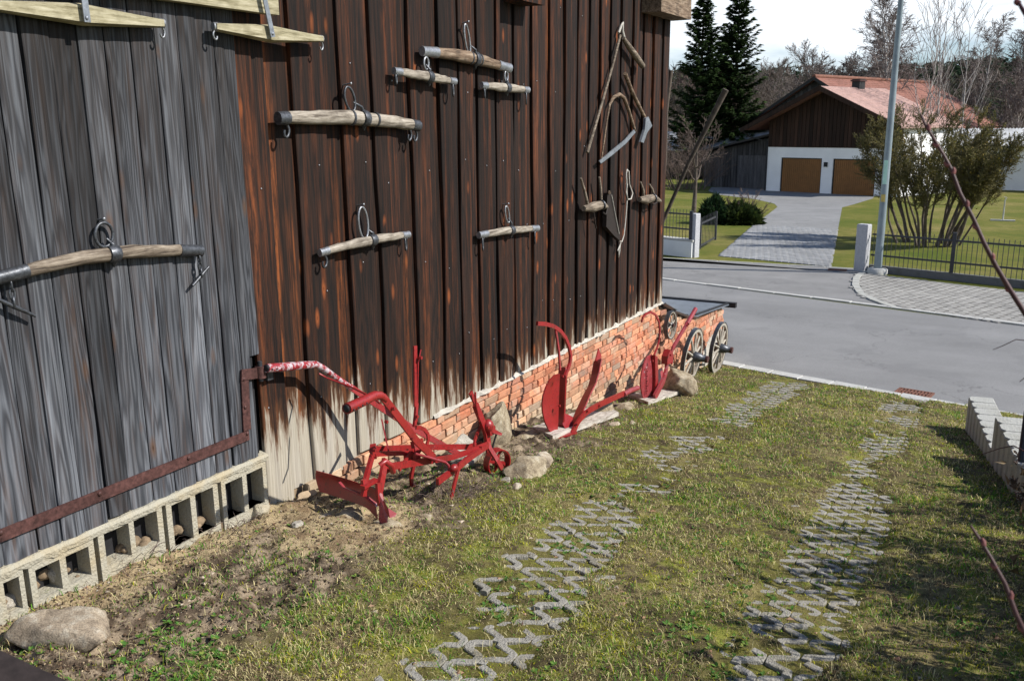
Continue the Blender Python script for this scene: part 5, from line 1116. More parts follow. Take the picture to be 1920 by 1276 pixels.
# ------------------------------------------------------------------ street furniture
def grate(label, c0, c1, w, z):
    A, Bv = np.array(c0), np.array(c1); d = (Bv - A); L = np.linalg.norm(d); d /= L; n = np.array([-d[1], d[0]]); root = thing('drain_grate', label, 'drain grate', (*((A + Bv) / 2), z))
    P = lambda s, t, zz: (*(A + d * s + n * t), zz)
    fr = MB(); e = .03
    for s0, s1, t0, t1 in ((0, L, 0, e), (0, L, w - e, w), (0, e, e, w - e), (L - e, L, e, w - e)): fr.add([P(s0, t0, z), P(s1, t0, z), P(s1, t1, z), P(s0, t1, z)] + [P(s0, t0, z + .02), P(s1, t0, z + .02), P(s1, t1, z + .02), P(s0, t1, z + .02)], [(4, 5, 6, 7), (0, 1, 5, 4), (1, 2, 6, 5), (2, 3, 7, 6), (3, 0, 4, 7)])
    part('frame', fr, M['rust_light'], root)
    m = 9
    for k in range(m):
        s0 = e + (L - 2 * e) * (k + .25) / m; s1 = s0 + (L - 2 * e) / m * .5; q = MB().add([P(s0, e, z), P(s1, e, z), P(s1, w - e, z), P(s0, w - e, z), P(s0, e, z + .018), P(s1, e, z + .018), P(s1, w - e, z + .018), P(s0, w - e, z + .018)], [(4, 5, 6, 7), (0, 1, 5, 4), (1, 2, 6, 5), (2, 3, 7, 6), (3, 0, 4, 7)]); part('bar', q, M['rust_light'], root)
    part('bar', MB().add([P(e, w * .45, z + .002), P(L - e, w * .45, z + .002), P(L - e, w * .55, z + .002), P(e, w * .55, z + .002), P(e, w * .45, z + .019), P(L - e, w * .45, z + .019), P(L - e, w * .55, z + .019), P(e, w * .55, z + .019)], [(4, 5, 6, 7), (0, 1, 5, 4), (1, 2, 6, 5), (2, 3, 7, 6), (3, 0, 4, 7)]), M['rust_light'], root)
    part('pit', MB().add([P(e, e, z + .004), P(L - e, e, z + .004), P(L - e, w - e, z + .004), P(e, w - e, z + .004)], [(0, 1, 2, 3)]), M['black'], root)
g0, g1 = on_z(1675, 737, -1.44)[:2], on_z(1742, 748, -1.44)[:2]
grate('rust brown slotted drain grate in the gutter beside the near kerb', g0, g1, .32, -1.442)
g0, g1 = on_z(1552, 506, -1.44)[:2], on_z(1587, 508, -1.44)[:2]; grate('small reddish drain grate at the end of the garage driveway', g0, g1, .22, -1.441)
lb = on_z(1645, 512, -1.44); Hh = 8.2
lp = thing('street_lamp', 'tall grey green street lamp post beside the right granite gate post', 'street lamp', (lb[0], lb[1], -1.44))
part('pole', MB().tube([(lb[0], lb[1], -1.46), (lb[0], lb[1], -1.0), (lb[0], lb[1], 1.2), (lb[0], lb[1], 4.0), (lb[0], lb[1], Hh - 1.44), (lb[0], lb[1] - .35, Hh - .9), (lb[0], lb[1] - 1.3, Hh - .62)], [.105, .10, .088, .074, .052, .045, .04], 16), M['lamp'], lp)
part('lamp_head', MB().tube([(lb[0], lb[1] - 1.2, Hh - .62), (lb[0], lb[1] - 1.4, Hh - .58), (lb[0], lb[1] - 1.9, Hh - .56), (lb[0], lb[1] - 2.0, Hh - .58)], [.05, .11, .12, .05], 12, flat=((0, 0, 1), .5)), M['lamp'], lp)
part('base_collar', MB().tube([(lb[0], lb[1], -1.47), (lb[0], lb[1], -1.33), (lb[0], lb[1], -1.30)], [.26, .25, .20], 18), M['kerb'], lp)
def sticker(px, py0, py1, mat):
    z1_, z0_ = on_y(px, py0, lb[1])[2], on_y(px, py1, lb[1])[2]; vs = []; n = 7
    for i in range(n):
        th = -2.25 + 1.15 * i / (n - 1)
        for zz in (z0_, z1_): r_ = float(np.interp(zz, [-1, 1.2, 4.0], [.10, .088, .074])) + .004; vs.append((lb[0] + r_ * math.cos(th), lb[1] + r_ * math.sin(th), zz))
    part('sticker', MB().add(vs, [(2 * i, 2 * i + 2, 2 * i + 3, 2 * i + 1) for i in range(n - 1)], True), M[mat], lp)
sticker(1660, 300, 345, 'sticker_green'); sticker(1656, 364, 378, 'sticker_yellow')

# gate posts, fences and gate of the opposite property
def slab(nm, base, w, d, h, mat, ax, label=None, cat=None, group=None):
    b_ = np.array([-ax[1], ax[0]]); P = [base[:2] + ax * s * w / 2 + b_ * t * d / 2 for s, t in ((-1, -1), (1, -1), (1, 1), (-1, 1))]; z = base[2]
    mb = MB().add([(*p, z - .1) for p in P] + [(*p, z + h - .02) for p in P] + [(*(p * .92 + base[:2] * .08), z + h) for p in P], [(0, 1, 5, 4), (1, 2, 6, 5), (2, 3, 7, 6), (3, 0, 4, 7), (4, 5, 9, 8), (5, 6, 10, 9), (6, 7, 11, 10), (7, 4, 8, 11), (8, 9, 10, 11)])
    o = link(nm, mb.mesh(nm, M[mat]))
    if label: tag(o, label, cat, group)
    return o
gp = on_z(1614, 508, -1.45); gh = on_y(1620, 420, gp[1])[2] + 1.45
slab('gate_post', gp, .30, .22, gh, 'granite', fed, 'grey granite gate post at the right side of the paved driveway', 'gate post', 'granite gate posts')
gl = on_z(1301, 482, -1.45); slab('gate_post', gl, .20, .22, on_y(1301, 400, gl[1])[2] + 1.45, 'granite', fed, 'pale granite gate post at the left side of the driveway, beside the low wall', 'gate post', 'granite gate posts')
lw0, lw1 = on_z(1215, 474, -1.45), on_z(1296, 483.5, -1.45); hw = on_y(1296, 450, lw1[1])[2] + 1.45; axl = (lw1 - lw0)[:2]; axl /= np.linalg.norm(axl)
lw0[:2] -= axl * 3
wl_ = thing('garden_wall', 'low stained white garden wall under the left iron fence', 'wall', ((lw0 + lw1) / 2), None)
pb2 = np.array([-axl[1], axl[0]]); Pq = [lw0[:2], lw1[:2], lw1[:2] + pb2 * .3, lw0[:2] + pb2 * .3]
part('wall_body', MB().plate([(*p, -1.55) for p in Pq], (0, 0, hw + .1 - .06)), M['white_wall2'], wl_)
part('coping', MB().plate([(*(p + (p - sum(Pq) / 4) / np.linalg.norm(p - sum(Pq) / 4) * .03), -1.45 + hw - .058) for p in Pq], (0, 0, .06)), M['kerb'], wl_)
def fence(label, A, Bv, z0, h0, h1, hp, npost, npick, posts_at, group=None, ph=1.0):
    A, Bv = np.array(A[:2]), np.array(Bv[:2]); d = Bv - A; L = np.linalg.norm(d); d /= L; n = np.array([-d[1], d[0]])
    root = thing('iron_fence', label, 'fence', (*((A + Bv) / 2), z0), group)
    for h in (h0, h1): part('rail', MB().obox((*(A - n * .012), z0 + h), (*(d * L), 0), (*(n * .025), 0), (0, 0, .045)), M['fence_iron'], root)
    pm_ = MB().tube([(0, 0, .06), (0, 0, hp)], .0085, 5).mesh('picket', M['fence_iron'])
    for k in range(npick): p = A + d * L * (k + .5) / npick; link('picket', pm_, root, (p[0], p[1], z0 + R.uniform(-.004, .004)))
    for s in posts_at: p = A + d * s; part('post', MB().box((p[0] - .045, p[1] - .045, z0 - .05), (p[0] + .045, p[1] + .045, z0 + ph)), M['fence_iron'], root)
fA, fB = on_z(1630, 509, -1.45), on_z(1925, 541, -1.45); dF = (fB - fA)[:2]; dF /= np.linalg.norm(dF); fB[:2] += dF * 2.0
fb_base = MB(); nF = np.array([-dF[1], dF[0]]); Pq = [fA[:2] - nF * .06, fB[:2] - nF * .06, fB[:2] + nF * .06, fA[:2] + nF * .06]
o = link('fence_plinth', fb_base.plate([(*p, -1.5) for p in Pq], (0, 0, .24)).mesh('fence_plinth', M['shade_conc'])); tag(o, 'concrete plinth strip coloured dark as in shade under the right iron fence', 'plinth')
zr = lambda py, px=1783: on_y(px, py, on_z(px, 525, -1.45)[1])[2] + 1.45
LF = np.linalg.norm((fB - fA)[:2]); pY = on_z(1783, 525, -1.45); sP = np.linalg.norm((pY - fA)[:2])
fence('long black picket fence on the right in front of the big shrub', fA, fB, -1.45, zr(493), zr(452), zr(441), 3, int(LF / .115), [sP, min(sP + 2.9, LF - .1)], None, zr(435))
lA, lB = lw0.copy(), on_z(1289, 483, -1.45); lA[:2] += pb2 * .12; lB[:2] += pb2 * .12
zl = lambda py: on_y(1280, py, lB[1])[2] + 1.45
fence('short black picket fence standing on the low white wall at left', lA, lB, -1.45, zl(431), zl(403), zl(393), 1, int(np.linalg.norm((lB - lA)[:2]) / .115), [np.linalg.norm((lB - lA)[:2])], None, zl(395))
gt = thing('garden_gate', 'open dark metal garden gate swung inward beside the left gate post', 'gate', on_z(1312, 470, -1.45))
ga, gb = on_z(1312, 472, -1.45), on_z(1341, 455, -1.45); gb[2] = ga[2]; dG = (gb - ga); LG = np.linalg.norm(dG); zg_ = lambda py, p: on_y(1325, py, p[1])[2]
for t_ in (0, 1): p = ga + dG * t_; part('stile', MB().box((p[0] - .03, p[1] - .03, -1.36), (p[0] + .03, p[1] + .03, -.42)), M['fence_iron'], gt)
for h in (-1.30, -.62): part('rail', MB().obox(ga + np.array([0, -.015, h + 1.45]), dG, (0, .03, 0), (0, 0, .06)), M['fence_iron'], gt)
for k in range(11): p = ga + dG * (k + .5) / 11; part('picket', MB().tube([(p[0], p[1], -1.36), (p[0], p[1], -.40)], .008, 5), M['fence_iron'], gt)

# ------------------------------------------------------------------ house, sheds and hall beyond
HO = on_z(1436, 357, -1.82); HR = on_z(1640, 368, -1.82); hu = (HR - HO)[:2]; WH0 = np.linalg.norm(hu); hu /= WH0; hn = np.array([-hu[1], hu[0]])
if hn[1] < 0: hn = -hn
def on_front(px, py, back=0.0):
    r = ray(px, py); o = HO[:2] + hn * back; t = np.dot(o - CAM[:2], hn) / np.dot(r[:2], hn); p = CAM + r * t; return np.dot(p[:2] - HO[:2], hu), p[2]
def H(s, b, z): p = HO[:2] + hu * s + hn * b; return (p[0], p[1], z)
apx, apz = on_front(1553, 162); evl, evz = on_front(1405, 241); zw = on_front(1450, 275)[1]; Wd = on_front(1684, 360)[0]; evr = on_front(1700, 298)[0]
print('house', apx, apz, evl, evz, 'white top', zw, 'Wd', Wd, WH0)
ZB = -1.9; LB_ = 6.5
def hz(s): return apz - .22 - (apz - evz) / (apx - evl) * abs(s - apx)
house = thing('garage_house', 'white double garage building with brown boarded gable and red tiled roof', 'garage', H(Wd / 2, 0, ZB))
# front wall around the two door openings
d0a, d0b = on_front(1463, 330)[0], on_front(1539, 330)[0]; d1a, d1b = on_front(1560, 330)[0], on_front(1641, 330)[0]; zd = on_front(1500, 296)[1]; print('doors', d0a, d0b, d1a, d1b, zd, zd - ZB)
ye = [0, d0a, d0b, d1a, d1b, Wd]; ze = [ZB - .3, ZB + .05, zd, zw]
fm = MB()
for i in range(5):
    for j in range(3):
        if i in (1, 3) and j == 1: continue
        fm.add([H(ye[i], 0, ze[j]), H(ye[i + 1], 0, ze[j]), H(ye[i + 1], 0, ze[j + 1]), H(ye[i], 0, ze[j + 1])], [(0, 1, 2, 3)])
for a_, b_ in ((d0a, d0b), (d1a, d1b)):
    fm.add([H(a_, 0, ZB), H(a_, .2, ZB), H(a_, .2, zd), H(a_, 0, zd)], [(0, 1, 2, 3)]); fm.add([H(b_, 0, ZB), H(b_, .2, ZB), H(b_, .2, zd), H(b_, 0, zd)], [(3, 2, 1, 0)]); fm.add([H(a_, 0, zd), H(a_, .2, zd), H(b_, .2, zd), H(b_, 0, zd)], [(0, 1, 2, 3)])
fm.add([H(0, 0, ze[0]), H(0, LB_, ze[0]), H(0, LB_, hz(0)), H(0, 0, hz(0))], [(0, 1, 2, 3)]); fm.add([H(Wd, 0, ze[0]), H(Wd, LB_, ze[0]), H(Wd, LB_, hz(Wd)), H(Wd, 0, hz(Wd))], [(3, 2, 1, 0)])
part('wall', fm, M['white_wall'], house)
for a_, b_ in ((d0a, d0b), (d1a, d1b)):
    dr_ = part('garage_door', MB().plate([H(a_ + .06, .10, ZB), H(b_ - .06, .10, ZB), H(b_ - .06, .10, zd - .06), H(a_ + .06, .10, zd - .06)], (*(hn * .05), 0)), M['door_orange'], house)
    part('frame', MB().plate([H(a_, .06, ZB), H(a_ + .06, .06, ZB), H(a_ + .06, .06, zd - .06), H(b_ - .06, .06, zd - .06), H(b_ - .06, .06, ZB), H(b_, .06, ZB), H(b_, .06, zd), H(a_, .06, zd)], (*(hn * .08), 0)), M['frame_dark'], dr_)
    nsl = 20
    for k in range(nsl):
        s0 = a_ + .07 + (b_ - a_ - .14) * (k + .12) / nsl; s1 = a_ + .07 + (b_ - a_ - .14) * (k + .88) / nsl
        part('slat', MB().plate([H(s0, .098, ZB + .02), H(s1, .098, ZB + .02), H(s1, .098, zd - .08), H(s0, .098, zd - .08)], (*(hn * -.018), 0)), M['door_orange'], dr_)
nb = 34
for k in range(nb):
    s0, s1 = Wd * k / nb + .012, Wd * (k + 1) / nb - .012; z0_ = zw - .02; zt0, zt1 = hz(s0), hz(s1)
    if s0 < apx < s1: poly = [H(s0, -.03, z0_), H(s1, -.03, z0_), H(s1, -.03, zt1), H(apx, -.03, hz(apx)), H(s0, -.03, zt0)]
    else: poly = [H(s0, -.03, z0_), H(s1, -.03, z0_), H(s1, -.03, zt1), H(s0, -.03, zt0)]
    part('gable_board', MB().plate(poly, (*(hn * .04), 0)), M['gable'], house)
part('gable_backing', MB().add([H(0, .02, zw), H(Wd, .02, zw), H(Wd, .02, hz(Wd)), H(apx, .02, hz(apx)), H(0, .02, hz(0))], [(0, 1, 2, 3, 4)]), M['gable'], house)
def roof_half(s_e, z_e, s_r, z_r, b0, b1, mat, th=.1, rows=26):
    mb = MB(); n = rows
    for k in range(n):
        t0, t1 = k / n, (k + 1) / n; sa, sb = s_e + (s_r - s_e) * t0, s_e + (s_r - s_e) * t1; za, zb_ = z_e + (z_r - z_e) * t0, z_e + (z_r - z_e) * t1
        mb.add([H(sa, b0, za + .045), H(sb, b0, zb_ + .005), H(sb, b1, zb_ + .005), H(sa, b1, za + .045), H(sa, b0, za - .02), H(sa, b1, za - .02)], [(0, 1, 2, 3), (4, 0, 3, 5)])
    mb.add([H(s_e, b0, z_e), H(s_r, b0, z_r), H(s_r, b1, z_r), H(s_e, b1, z_e), H(s_e, b0, z_e - th), H(s_r, b0, z_r - th), H(s_r, b1, z_r - th), H(s_e, b1, z_e - th)], [(4, 5, 6, 7), (0, 4, 5, 1), (3, 2, 6, 7), (0, 3, 7, 4)])
    return mb
part('roof', roof_half(evl, evz, apx, apz, -1.0, LB_ + .5, 'tile'), M['tile'], house)
part('roof', roof_half(evr, apz - (apz - evz) / (apx - evl) * (evr - apx), apx + .002, apz, -1.0, LB_ + .5, 'tile'), M['tile_sunlit'], house)
part('barge_board', MB().plate([H(evl, -1.02, evz - .26), H(evl, -1.02, evz + .03), H(apx, -1.02, apz + .03), H(apx, -1.02, apz - .26)], (*(hn * .04), 0)), M['gable'], house)
part('barge_board', MB().plate([H(evr, -1.02, apz - (apz - evz) / (apx - evl) * (evr - apx) - .26), H(evr, -1.02, apz - (apz - evz) / (apx - evl) * (evr - apx) + .03), H(apx + .003, -1.02, apz + .03), H(apx + .003, -1.02, apz - .26)], (*(hn * .04), 0)), M['gable'], house)
part('gutter', MB().tube([H(evl - .06, -1.0, evz - .05), H(evl - .06, LB_, evz - .05)], .07, 8), M['frame_dark'], house)
part('downpipe', MB().tube([H(evl - .05, -.8, evz - .1), H(evl + .3, -.4, evz - .5), H(-.06, -.05, evz - .8), H(-.06, -.05, ZB)], .045, 7), M['frame_dark'], house)
ls, lz = on_front(1549, 308); part('wall_lamp', MB().box(np.array(H(ls - .09, -.12, lz - .15)), np.array(H(ls + .09, -.0, lz + .12))), M['frame_dark'], house)
# chimney
cs_, cz = on_front(1606, 148, 3.2); cs2 = on_front(1598, 148, 3.2)[0]; wch = abs(cs_ - cs2)
part('chimney', MB().plate([H(cs_ - wch, 3.2, 1), H(cs_ + wch * .8, 3.2, 1), H(cs_ + wch * .8, 3.9, 1), H(cs_ - wch, 3.9, 1)], (0, 0, cz - 1.0)), M['frame_dark'], house)
part('chimney_cap', MB().plate([H(cs_ - wch * 1.2, 3.1, cz - .15), H(cs_ + wch, 3.1, cz - .15), H(cs_ + wch, 4.0, cz - .15), H(cs_ - wch * 1.2, 4.0, cz - .15)], (0, 0, .1)), M['rust'], house)
# larger old barn behind
BB = 13.0; bax, baz = on_front(1534, 145, BB); bel, bez = on_front(1384, 246, BB); brs, brz = on_front(1692, 163, BB + 10)
ob = thing('farm_barn', 'larger farm barn behind the garage with grey gable and orange tiled ridge', 'barn', H(bax, BB, ZB))
def bz(s): return baz - (baz - bez) / (bax - bel) * abs(s - bax)
ber = on_front(1752, 240, BB)[0]; bl, br_ = bel + 1.2, ber - .8
part('wall', MB().plate([H(bl, BB, ZB), H(br_, BB, ZB), H(br_, BB, bz(br_) - .1), H(bax, BB, baz - .1), H(bl, BB, bz(bl) - .1)], (*(hn * 18), 0)), M['old_gable'], ob)
nb = 40
for k in range(nb):
    s0, s1 = bl + (br_ - bl) * k / nb + .02, bl + (br_ - bl) * (k + 1) / nb - .02
    part('gable_board', MB().plate([H(s0, BB - .03, ZB), H(s1, BB - .03, ZB), H(s1, BB - .03, min(bz(s1), bz(s0)) - .12), H(s0, BB - .03, min(bz(s0), bz(s1)) - .12)], (*(hn * -.04), 0)), M['old_gable'], ob)
part('roof', roof_half(bel, bez, bax, baz, BB - .6, BB + 19, 'tile', rows=30), M['tile'], ob)
part('roof', roof_half(ber, bz(ber), bax + .002, baz, BB - .6, BB + 19, 'tile', rows=30), M['tile'], ob)
part('ridge', MB().tube([H(bax, BB - .6, baz + .06), H(bax, BB + 19, baz + .06)], .16, 7), M['rust_light'], ob)
part('barge_board', MB().plate([H(bel, BB - .63, bez - .2), H(bel, BB - .63, bez + .05), H(bax, BB - .63, baz + .05), H(bax, BB - .63, baz - .2)], (*(hn * .03), 0)), M['frame_dark'], ob)
part('barge_board', MB().plate([H(ber, BB - .63, bz(ber) - .2), H(ber, BB - .63, bz(ber) + .05), H(bax + .003, BB - .63, baz + .05), H(bax + .003, BB - .63, baz - .2)], (*(hn * .03), 0)), M['frame_dark'], ob)
# grey boarded lean-to left of the garage
sl0, slz = on_front(1322, 285, 1.2); sr, srz = on_front(1437, 252, 1.2)
lt = thing('board_shed', 'grey boarded lean-to shed attached left of the white garage', 'shed', H(sl0 / 2, 1.2, ZB))
nb = 26
def lz_(s): return slz + (srz - slz) * (s - sl0) / (0 - sl0)
for k in range(nb):
    s0, s1 = sl0 + (-.05 - sl0) * k / nb + .015, sl0 + (-.05 - sl0) * (k + 1) / nb - .015; zo = R.uniform(-.03, .03); off_ = R.uniform(0, .03)
    part('wall_board', MB().plate([H(s0, 1.2 - off_, ZB - .1), H(s1, 1.2 - off_, ZB - .1), H(s1, 1.2 - off_, lz_(s1) - .06), H(s0, 1.2 - off_, lz_(s0) - .06)], (*(hn * .05), 0)), M['old_gable'], lt)
part('wall', MB().plate([H(sl0, 1.3, ZB - .1), H(-.03, 1.3, ZB - .1), H(-.03, 1.3, srz - .1), H(sl0, 1.3, slz - .1)], (*(hn * 6), 0)), M['black'], lt)
part('roof', MB().plate([H(sl0 - .5, .6, slz - .10), H(-.03, .6, srz), H(-.03, 8, srz), H(sl0 - .5, 8, slz - .10)], (0, 0, .12)), M['frame_dark'], lt)
part('shed_door', MB().plate([H(sl0 * .52, 1.13, ZB), H(sl0 * .12, 1.13, ZB), H(sl0 * .12, 1.13, .3), H(sl0 * .52, 1.13, .3)], (*(hn * .03), 0)), M['old_gable'], lt)
# long low shed with sheet roof at far left, and the white hall at right
a0_, az0 = on_front(1240, 282, 9.0); a1_, az1 = on_front(1420, 250, 9.0)
ls_ = thing('long_shed', 'long low shed with grey sheet roof behind the lean-to', 'shed', H(a0_, 9, ZB))
part('wall', MB().plate([H(a0_ - 3, 9.6, ZB), H(a1_, 9.6, ZB), H(a1_, 9.6, az0 + .0), H(a0_ - 3, 9.6, az0 + .0)], (*(hn * 5), 0)), M['old_gable'], ls_)
part('roof', MB().plate([H(a0_ - 3.4, 9.0, az0), H(a1_ + .2, 9.0, az0), H(a1_ + .2, 13, az1), H(a0_ - 3.4, 13, az1)], (0, 0, .08)), M['sheet'], ls_)
hw0, hw1 = on_z(1800, 352, -1.85), on_z(1925, 357, -1.85); hd_ = (hw1 - hw0)[:2]; hd_ /= np.linalg.norm(hd_); hn2 = np.array([-hd_[1], hd_[0]])
hzt = on_y(1900, 273, (hw0[1] + hw1[1]) / 2)[2]; hzr = on_y(1900, 241, (hw0[1] + hw1[1]) / 2 + 5)[2]; q0 = hw0[:2] - hd_ * 3.5; q1 = hw1[:2] + hd_ * 22
hl = thing('white_hall', 'long white hall with corrugated grey roof at the right edge', 'hall', (*hw0[:2], -1.9))
part('wall', MB().plate([(*q0, -2), (*q1, -2), (*(q1 + hn2 * 9), -2), (*(q0 + hn2 * 9), -2)], (0, 0, hzt + 2)), M['white_wall2'], hl)
mb = MB(); n = 150; e0, e1 = q0 - hn2 * .5 - hd_ * .6, q1 - hn2 * .5
for k in range(n):
    for s_, zz in ((0, .05), (.5, -.03)):
        p = e0 + (e1 - e0) * (k + s_) / n; mb.v += [(*p, hzt + zz), (*(p + hn2 * 5.5), hzr + zz)]
mb.f = [(2 * k, 2 * k + 2, 2 * k + 3, 2 * k + 1) for k in range(2 * n - 1)]; mb.sm = [False] * len(mb.f)
part('roof', mb, M['sheet'], hl)
part('roof', MB().add([(*(q0 + hn2 * 5), hzr), (*(q1 + hn2 * 5), hzr), (*(q1 + hn2 * 10), hzt), (*(q0 + hn2 * 10), hzt)], [(0, 1, 2, 3)]), M['sheet'], hl)
part('fascia', MB().obox((*(q0 - hn2 * .48), hzt - .12), (*(q1 - q0), 0), (*(hn2 * .4), 0), (0, 0, .09)), M['frame_dark'], hl)

# ------------------------------------------------------------------ trees and shrubs
def seg_mesh(name, segs, mat, n=4, cols=None):
    """segs: array rows (x0,y0,z0,x1,y1,z1,r0,r1) -> tapered prisms"""
    s = np.array(segs, float); a, b = s[:, :3], s[:, 3:6]; d = b - a; d /= (np.linalg.norm(d, axis=1, keepdims=True) + 1e-9)
    h = np.where(np.abs(d[:, 2:3]) > .9, np.array([[1.0, 0, 0]]), np.array([[0, 0, 1.0]])); u = np.cross(d, h); u /= np.linalg.norm(u, axis=1, keepdims=True); v = np.cross(d, u)
    V = []
    for p, r in ((a, s[:, 6]), (b, s[:, 7])):
        for k in range(n): th = 2 * math.pi * k / n; V.append(p + (u * math.cos(th) + v * math.sin(th)) * r[:, None])
    V = np.stack(V, 1); o = (np.arange(len(s)) * 2 * n)[:, None]; Q = np.concatenate([o + np.array([k, (k + 1) % n, n + (k + 1) % n, n + k]) for k in range(n)], 0)
    return fast_mesh(name, V.reshape(-1, 3), Q, mat, None, True)
def grow(rr, p, d, L, r, lev, out, prm):
    """one branch: wobbling segments with side branches; prm = dict(levels, k, wob, up, spread, ratio, nchild, start)"""
    k = prm['k'][min(lev, len(prm['k']) - 1)]; step = L / k; pts = [p.copy()]; dd = d.copy()
    for i in range(k):
        w = prm['wob'][min(lev, len(prm['wob']) - 1)]; up = prm['up'][min(lev, len(prm['up']) - 1)]
        dd = dd + np.array([rr.gauss(0, w), rr.gauss(0, w), rr.gauss(0, w * .6) + up]); dd /= np.linalg.norm(dd)
        q = p + dd * step; r1 = max(r * (1 - (i + 1) / k * .82), prm['rmin']); r0 = max(r * (1 - i / k * .82), prm['rmin']); out[min(lev, 3)].append((*p, *q, r0, r1)); p = q; pts.append(p.copy())
        if lev < prm['levels'] and (i + 1) / k > prm['start'][min(lev, len(prm['start']) - 1)]:
            nc = prm['nchild'][min(lev, len(prm['nchild']) - 1)]; m = int(nc) + (rr.random() < nc - int(nc))
            for _ in range(m):
                ax = np.array([rr.gauss(0, 1), rr.gauss(0, 1), rr.gauss(0, .5)]); ax -= dd * ax.dot(dd); ax /= np.linalg.norm(ax) + 1e-9; sp = prm['spread'][min(lev, len(prm['spread']) - 1)] * rr.uniform(.7, 1.25)
                nd = dd * math.cos(sp) + ax * math.sin(sp); f = (1 - (i + .5) / k * .55) * rr.uniform(.75, 1.2)
                grow(rr, p.copy(), nd, L * prm['ratio'][min(lev, len(prm['ratio']) - 1)] * f, r1 * .6, lev + 1, out, prm)
    return pts
def bare_tree(name, label, base, H_, r, seed, prm, mats, cat='tree', group=None, lean=(0, 0)):
    rr = random.Random(seed); out = [[], [], [], []]; base = np.array(base, float)
    root = thing(name, label, cat, base, group)
    d0 = np.array([lean[0], lean[1], 1.0]); d0 /= np.linalg.norm(d0)
    grow(rr, base - np.array([0, 0, .1]), d0, H_, r, 0, out, prm)
    link('trunk', seg_mesh('trunk', out[0], M[mats[0]], 7), root)
    if out[1]: link('limbs', seg_mesh('limbs', out[1], M[mats[0]], 5), root)['kind'] = 'stuff'
    tw = out[2] + out[3]
    if tw: link('twigs', seg_mesh('twigs', tw, M[mats[1]], 3), root)['kind'] = 'stuff'
    return root, out
BIRCH = dict(levels=3, k=[12, 7, 5, 4], wob=[.05, .12, .18, .2], up=[.03, .03, -.03, -.09], spread=[.5, .6, .6], ratio=[.42, .5, .6], nchild=[2.6, 2.0, 1.6], start=[.22, .2, .1], rmin=.015)
ROUND = dict(levels=3, k=[8, 7, 6, 4], wob=[.08, .15, .2, .25], up=[.02, .05, .03, 0], spread=[.7, .6, .6], ratio=[.62, .55, .5], nchild=[3.0, 2.2, 1.8], start=[.25, .2, .1], rmin=.016)
SLIM = dict(levels=2, k=[12, 8, 5], wob=[.035, .06, .1], up=[.03, .08, .05], spread=[.6, .5], ratio=[.45, .4], nchild=[1.6, 1.2], start=[.2, .2], rmin=.012)
def far_at(px, y): p = on_y(px, 400, y); return np.array([p[0], y, zg(y)])
def Htop(px, py, y): return on_y(px, py, y)[2] - zg(y)
for i, (px, top, y, prm, r, mats, lab) in enumerate((
    (1528, 62, 96, ROUND, .20, ('bark', 'twig_far'), 'round crowned bare tree directly above the farm barn gable'),
    (1478, 108, 110, ROUND, .18, ('bark', 'twig_far'), 'lower bare tree between the spruces and the farm barn ridge'),
    (1588, 78, 100, ROUND, .17, ('bark', 'twig_far'), 'dark bare tree behind the orange ridge left of the lamp post'),
    (1638, 6, 84, BIRCH, .20, ('bark_pale', 'twig_far'), 'tallest weeping birch just left of the lamp post'),
    (1668, 40, 88, BIRCH, .16, ('bark_pale', 'twig_far'), 'slender birch crossing behind the lamp post'),
    (1708, 12, 60, SLIM, .10, ('bark_pale', 'twig_far'), 'thin straight bare tree right beside the lamp post'),
    (1742, 22, 62, SLIM, .11, ('bark_pale', 'twig_far'), 'thin bare tree with wide forks above the big shrub'),
    (1786, 44, 66, SLIM, .10, ('bark_pale', 'twig_far'), 'thin bare tree standing alone against the sky right of the forks'),
    (1822, 62, 92, BIRCH, .17, ('bark_pale', 'twig_far'), 'left one of the two weeping birches above the white hall'),
    (1862, 62, 90, BIRCH, .17, ('bark_pale', 'twig_far'), 'right one of the two weeping birches above the white hall'),
    (1892, 116, 84, BIRCH, .12, ('bark_pale', 'twig_far'), 'small birch at the far right edge over the hall roof'),
    (1420, 96, 120, ROUND, .16, ('bark', 'twig_far'), 'hazy bare tree just right of the two spruces'))):
    b = far_at(px, y); h = Htop(px, top, y); f = {id(ROUND): .72, id(BIRCH): .93, id(SLIM): .98}[id(prm)]
    bare_tree('bare_tree', lab, b, h * f, r * (1 if prm is not SLIM else .8), 40 + i, prm, mats, group='bare trees behind the houses')

